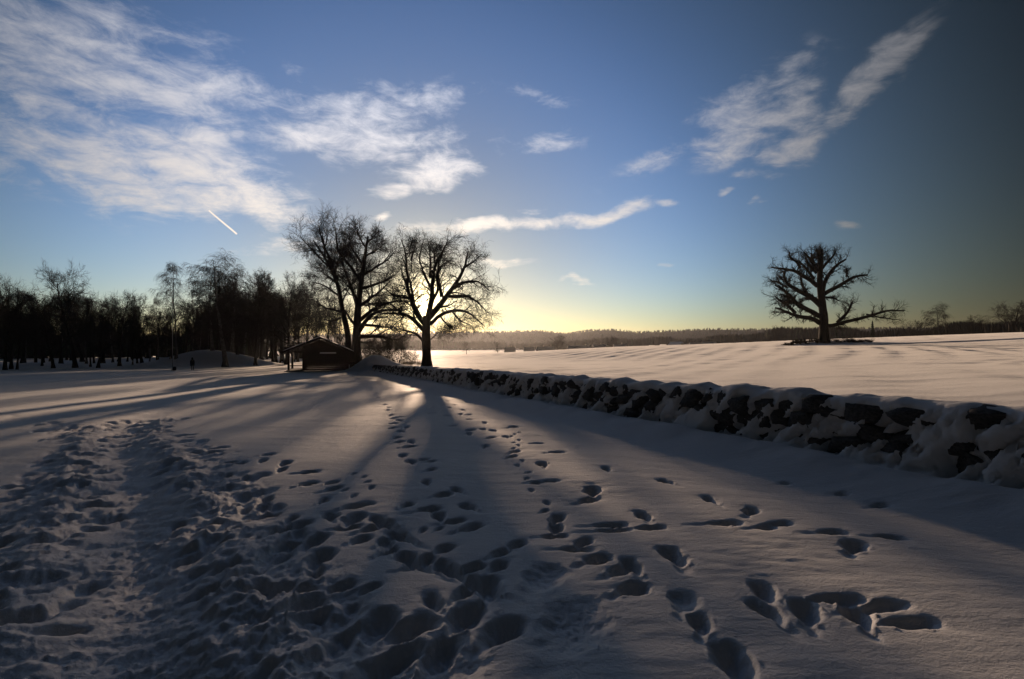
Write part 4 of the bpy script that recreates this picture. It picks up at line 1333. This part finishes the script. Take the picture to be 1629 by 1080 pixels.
house(811, 552.1999999999999, 15, 335, 'long low snowy roof beside the small hazy tree, leftmost of the far houses', wall_m=M_WALLP, rot=.1)
house(842, 552.0, 15, 330, 'small hazy house right of the gap after the leftmost roof', rot=-.1, chim=False)
house(862, 551.6, 14, 325, 'house with snowy roof left of the dark rounded tree', rot=.25)
house(874, 550.6, 13, 335, 'house with higher ridge touching the dark rounded tree', rot=-.2)
house(912, 549.8, 16, 325, 'long house right of the dark rounded tree', rot=.05, chim=False)
house(929, 549.6, 14, 330, 'snowy house with a chimney between two longer roofs', rot=-.05)
house(953, 547.6, 17, 320, 'wide pale roofed house left of the second rounded tree', rot=.06, chim=True)
house(986, 547.4, 18, 320, 'low white roofed house right of the second rounded tree', rot=-.06, wall_m=M_WALLW)
house(1037, 549.0, 10, 300, 'tiny snowy gabled shed half sunk behind the field crest', gable=True, chim=False)
house(1055, 547.6, 12, 295, 'snowy gabled house half hidden behind the field crest', gable=True, chim=False)
house(1076, 543.6, 17, 270, 'larger gabled house with pale front on the field crest', gable=True, wall_m=M_WALLW, chim=False, rot=.25)
house(1091, 546.6, 9, 275, 'small pale shed joined behind the larger gabled house', wall_m=M_WALLW, chim=False)
house(1108, 544.8, 20, 270, 'long low barn with snowy roof right of the gabled house', wall_m=M_WOOD, chim=False, kind='barn')
house(1128, 543.8, 20, 270, 'long low barn with snowy roof, furthest right on the crest', wall_m=M_WOOD, chim=False, kind='barn')


# ------------------------------------------------------------------ timber hut
def build_hut():
    D = 62.0; u = D / FPX
    x0 = (509.5 - CXP) * u
    zb = gz(x0, D)
    root = empty('timber_hut', (x0, D, zb), 0.34)
    def part(nm, VF, m, par=root, sm_=False):
        V, F = VF
        return link(nm, mesh_np(nm, V, F if isinstance(F, list) else [F], m, sm_), par)
    wl, wr = (485 - 509.5) * u, (551 - 509.5) * u
    dep = 5.2; eav = 2.45; ridge = 4.35
    el_, er = (452.5 - 509.5) * u, (561 - 509.5) * u
    def roof_z(x):
        return ridge - (ridge - eav) * (abs(x) / (abs(el_) if x < 0 else er))
    # log walls: courses of logs, corner notched
    logs = []
    nlog = 12; lh = .215
    for i in range(nlog):
        z0 = .15 + i * lh
        for (a, b, c, d_) in ((wl - .15, -.12, wr + .15, .12), (wl - .15, dep - .12, wr + .15, dep + .12)):
            logs.append(((a, b, z0 + .01), (c, d_, z0 + lh - .012)))
        for xx in (wl, wr):
            logs.append(((xx - .11, -.25, z0 + lh * .5 + .01), (xx + .11, dep + .25, z0 + lh * 1.5 - .012)))
    for i, (lo, hi) in enumerate(logs):
        part('log', box(lo, hi), M_WOOD)
    # boarded gables up to the roof
    gb = []
    xx = wl
    while xx < wr - .05:
        x1 = min(xx + .2, wr)
        zt = min(roof_z(xx), roof_z(x1)) - .28
        if zt > 2.8:
            gb.append((xx, x1, zt))
        xx = x1
    for (a, b, zt) in gb:
        part('board', box((a + .006, -.09, 2.66), (b - .006, -.04, zt)), M_WOOD)
        part('board', box((a + .006, dep + .04, 2.66), (b - .006, dep + .09, zt)), M_WOOD)
    # roof
    o_ = .9
    for sx, ex in ((-1, el_), (1, er)):
        r = part('roof', slab((ex, -o_, eav), (ex, dep + o_, eav), (0, dep + o_, ridge), (0, -o_, ridge), .14), M_WOOD)
        n = 26; k = 7
        # snow lying on the slope, thick and uneven
        A, Bq = np.meshgrid(np.linspace(0, 1, n), np.linspace(0, 1, k), indexing='ij')
        X = ex * A; Y = -o_ + .04 + (dep + 2 * o_ - .08) * Bq; Z = ridge - (ridge - eav) * A
        th_ = .12 + .035 * fbm(X * 1.4, Y * 1.4, 401, 3); edge = np.minimum(1, np.minimum(np.minimum(Bq, 1 - Bq) * 9, (1 - A) * 12 + .25))
        top_ = np.stack([X, Y, Z + th_ * edge + .005], -1).reshape(-1, 3); bot = np.stack([X, Y, Z + .004], -1).reshape(-1, 3)
        I = np.arange(n * k).reshape(n, k)
        q = np.stack([I[:-1, :-1], I[1:, :-1], I[1:, 1:], I[:-1, 1:]], -1).reshape(-1, 4)
        rimi = np.concatenate([I[:, 0], I[-1, 1:], I[-2::-1, -1], I[0, -2:0:-1]])
        rn = np.roll(rimi, -1)
        side = np.stack([rimi, rn, rn + n * k, rimi + n * k], -1)
        link('snow_layer', mesh_np('snow_layer', np.concatenate([top_, bot]), [q, q + n * k, side], M_SNOWF), r)
        # barge board along the gable edge
        b0 = np.array([ex, -o_ - .06, eav - .16]); b1 = np.array([0, -o_ - .06, ridge - .16])
        V, F = slab(b0 + (0, 0, .2), b1 + (0, 0, .2), b1 + (0, .05, .2), b0 + (0, .05, .2), .24)
        part('barge_board', (V, F), M_WOOD)
    # porch on the left
    for (px_, py_) in ((-3.65, 0.0), (-3.65, dep)):
        part('post', box((px_ - .13, py_ - .13, 0), (px_ + .13, py_ + .13, roof_z(px_) - .16)), M_WOOD)
    part('beam', box((-3.75, -.1, 2.38), (wl - .12, .1, 2.58)), M_WOOD)
    part('beam', box((-3.75, dep - .1, 2.38), (wl - .12, dep + .1, 2.58)), M_WOOD)
    part('rail', box((-3.5, -.05, .75), (wl - .14, .05, .83)), M_WOOD)
    for i in range(13):
        part('deck_plank', box((-3.9 + i * .16, -.5, .12), (-3.9 + i * .16 + .15, dep + .3, .2)), M_WOOD)
    part('sill_beam', box((-4.1, -.55, -.35), (wr + .35, -.3, .1)), M_WOOD)
    part('sill_beam', box((-4.1, dep + .31, -.35), (wr + .35, dep + .5, .1)), M_WOOD)
    # serving hatch with a pale snowy shelf
    part('hatch', box((0.05, -.17, 1.35), (1.75, -.125, 2.25)), M_WOOD)
    sh = part('shelf', box((-.05, -.42, 2.24), (1.9, -.125, 2.29)), M_PLANK)
    link('snow_layer', mesh_np('snow_layer', *[*(lambda q: (q[0], [q[1]]))(box((-.03, -.41, 2.293), (1.88, -.14, 2.42)))], M_SNOWF, False), sh)
    for i in range(4):
        for j in range(8 - i):
            a_ = wr + .26; y0 = .4 + j * .3 + i * .15; z0 = .15 + i * .25
            V, F = tubes([(np.array([[[a_, y0, z0], [a_ + .6, y0, z0]]]), np.array([[.14, .14]]), 8)])
            part('firewood', (V, F), M_WOOD)
    tag(root, 'dark log hut with snowy gable roof and open porch on its left', 'hut')


build_hut()


# ------------------------------------------------------------------ pole, bin, walker
def lathe(prof, k=14):
    prof = np.array(prof, float); n = len(prof)
    an = np.arange(k) * 2 * pi / k
    V = np.stack([prof[:, 0:1] * np.cos(an), prof[:, 0:1] * np.sin(an), np.repeat(prof[:, 1:2], k, 1)], -1).reshape(-1, 3)
    I = np.arange(n * k).reshape(n, k)
    F = np.stack([I[:-1], np.roll(I[:-1], -1, 1), np.roll(I[1:], -1, 1), I[1:]], -1).reshape(-1, 4)
    return V, F


def spot(px, D):
    x_ = (px - CXP) / FPX * D
    return x_, D, gz(x_, D)


p_ = spot(274.5, 66.0)
root = empty('flag_pole', p_)
Hp = HC + (HOR - 474) / FPX * 66 - p_[2]
link('shaft', mesh_np('shaft', *[*(lambda q: (q[0], [q[1]]))(lathe([(.05, -.2), (.05, .5), (.045, 2), (.03, Hp - .7), (.0, Hp - .69)], 10))], M_METAL), root)
link('base_plate', mesh_np('base_plate', *[*(lambda q: (q[0], [q[1]]))(lathe([(.0, .12), (.16, .11), (.16, -.1)], 12))], M_METAL), root)
link('pole_head', mesh_np('pole_head', *[*(lambda q: (q[0], [q[1]]))(lathe([(.0, Hp), (.05, Hp - .04), (.062, Hp - .12), (.062, Hp - .68), (.03, Hp - .72)], 10))], M_WALLW), root)
tag(root, 'tall thin grey pole with a pale head, standing on the snow left of the walker', 'pole')
p_ = spot(277.8, 65.6)
root = empty('litter_bin', p_)
link('drum', mesh_np('drum', *[*(lambda q: (q[0], [q[1]]))(lathe([(.0, .02), (.17, .0), (.2, .08), (.215, .34), (.2, .42)], 16))], M_CLOTH), root)
link('lid', mesh_np('lid', *[*(lambda q: (q[0], [q[1]]))(lathe([(.21, .415), (.2, .47), (.13, .53), (.0, .55)], 16))], M_CLOTH), root)
tag(root, 'small dark rounded bin at the foot of the thin pole', 'bin')


def build_person():
    p = spot(306, 68.0)
    root = empty('person', p, 0.5)
    def skin(name, J, E, Rr, mat, sub=2, rootv=0):
        me = bpy.data.meshes.new(name); me.from_pydata(J, E, []); me.materials.append(mat)
        o = link(name, me, root)
        mo = o.modifiers.new('skin', 'SKIN'); mo.use_smooth_shade = True
        for i, r_ in enumerate(Rr):
            me.skin_vertices[0].data[i].radius = (r_, r_) if not isinstance(r_, tuple) else r_
            me.skin_vertices[0].data[i].use_root = (i == rootv)
        s_ = o.modifiers.new('sub', 'SUBSURF'); s_.levels = sub; s_.render_levels = sub
        return o
    # body: pelvis, spine, neck, head; arms hanging, legs in mid stride
    J = [(0, 0, .90), (0, 0, 1.12), (0, .01, 1.33), (0, 0, 1.45), (0, -.01, 1.53), (0, -.02, 1.62), (0, -.01, 1.70),
         (-.17, 0, 1.36), (-.24, .03, 1.10), (-.22, -.08, .88), (-.21, -.13, .80), (.17, 0, 1.36), (.24, -.02, 1.10), (.23, .06, .87), (.22, .10, .79),
         (-.10, 0, .84), (-.11, -.10, .47), (-.10, .02, .08), (-.10, -.10, .03), (.10, 0, .84), (.11, .08, .47), (.10, .16, .09), (.10, .06, .03)]
    E = [(0, 1), (1, 2), (2, 3), (3, 4), (4, 5), (5, 6), (2, 7), (7, 8), (8, 9), (9, 10), (2, 11), (11, 12), (12, 13), (13, 14),
         (0, 15), (15, 16), (16, 17), (17, 18), (0, 19), (19, 20), (20, 21), (21, 22)]
    Rr = [.15, .14, .15, .07, .06, .10, .07, .08, .055, .045, .05, .08, .055, .045, .05, .10, .07, .055, .05, .10, .07, .055, .05]
    skin('body', J, E, Rr, M_CLOTH)
    # coat over trunk and thighs
    link('coat', mesh_np('coat', *[*(lambda q: (q[0] * np.array([1.15, .85, 1]), [q[1]]))(lathe([(.0, 1.47), (.12, 1.46), (.20, 1.38), (.20, 1.2), (.185, 1.05), (.21, .85), (.235, .62), (.22, .61), (.1, .7)], 18))], M_CLOTH), root)
    link('hood', mesh_np('hood', *[*(lambda q: (q[0] + np.array([0, .01, 0]), [q[1]]))(lathe([(.0, 1.77), (.07, 1.755), (.115, 1.69), (.122, 1.61), (.10, 1.5), (.13, 1.44)], 14))], M_CLOTH), root)
    for sx, f in ((-1, -.13), (1, .10)):
        link('glove', mesh_np('glove', *[*(lambda q: (q[0] * np.array([.8, 1, 1]) + np.array([sx * .215, f, .72]), [q[1]]))(lathe([(.0, .12), (.045, .1), (.052, .04), (.04, -.03), (.0, -.05)], 10))], M_CLOTH), root)
    tag(root, 'person in a long dark hooded coat walking across the shadowed snow', 'person')


build_person()

# ------------------------------------------------------------------ dry stalks by the wall and grass under the oak
def stalk(px, D, H_, label, seed):
    rg = np.random.default_rng(seed)
    x_ = (px - CXP) / FPX * D; z_ = gz(x_, D)
    root = empty('dry_weed', (x_, D, z_))
    tp, tr = grow(rg, np.zeros((1, 3)), np.array([[0.05, 0, 1.0]]), np.array([H_]), np.array([.006]), 10, .05, .05, .4)
    V, F = tubes([(tp, tr, 5)]); link('stem', mesh_np('stem', V, F, M_DRY), root)
    st, di, ln, ra = sprout(rg, tp, tr, 16, .35, 1, .7, .2, lambda t: .10 + 0 * t, .7)
    a, b = grow(rg, st, di, ln, ra, 4, .1, .1, .6)
    st2 = a[:, -1]; N = len(st2)
    c_, d_ = grow(rg, st2, rg.normal(0, 1, (N, 3)), np.full(N, .02), np.full(N, .009), 3, .1, 0, .5)
    V, F = tubes([(a, b, 3), (c_, d_, 5)]); link('seed_heads', mesh_np('seed_heads', V, F, M_DRY), root)
    tag(root, label, 'weed')


stalk(1270, 11.0, .52, 'taller dry frosted weed sticking up behind the snowy wall', 1)
stalk(1257, 11.3, .30, 'short thin dry stem left of the taller weed behind the wall', 2)
stalk(1083, 15.5, .30, 'single dry stem above the wall top near the middle of the wall', 3)
its = []
for i in range(60):
    px = rnd.uniform(640, 678); D = rnd.uniform(63, 80); x_ = (px - CXP) / FPX * D
    its.append((x_, D, gz(x_, D)))
gv, gf, off = [], [], 0
for (x_, y_, z_) in its:
    for j in range(16):
        a = rnd.random() * 6.28; bx_, by_ = x_ + rnd.uniform(-.3, .3), y_ + rnd.uniform(-.3, .3); h_ = rnd.uniform(.35, .8)
        w_ = .012; lx, ly = rnd.uniform(-.15, .15), rnd.uniform(-.15, .15)
        gv += [(bx_ - w_ * cos(a), by_ - w_ * sin(a), z_ - .05), (bx_ + w_ * cos(a), by_ + w_ * sin(a), z_ - .05), (bx_ + lx, by_ + ly, z_ + h_)]
        gf.append((off, off + 1, off + 2)); off += 3
o = link('dry_grass', mesh_np('dry_grass', np.array(gv), [np.array(gf)], M_DRY, False))
tag(o, 'pale dry grass left of the sunlit oak trunk', kind='stuff')

# ------------------------------------------------------------------ haze
HZ = 2700.0
V, F = box((-HZ, -HZ, -10.0), (HZ, HZ, 85.0))
m, b = mat_new('haze')
pv = b.n('ShaderNodeVolumePrincipled')
pv.inputs['Color'].default_value = (0.92, 0.93, 0.96, 1)
pv.inputs['Density'].default_value = 0.00007
pv.inputs['Anisotropy'].default_value = 0.7
ou = b.n('ShaderNodeOutputMaterial'); m.node_tree.links.new(pv.outputs[0], ou.inputs['Volume'])
o = link('haze', mesh_np('haze', V, [F], m, False))
tag(o, 'thin winter haze', kind='stuff')

if __import__("os").environ.get("TR"):
    print('TRIS', sum(sum(len(p.vertices) - 2 for p in me.polygons) for me in bpy.data.meshes))
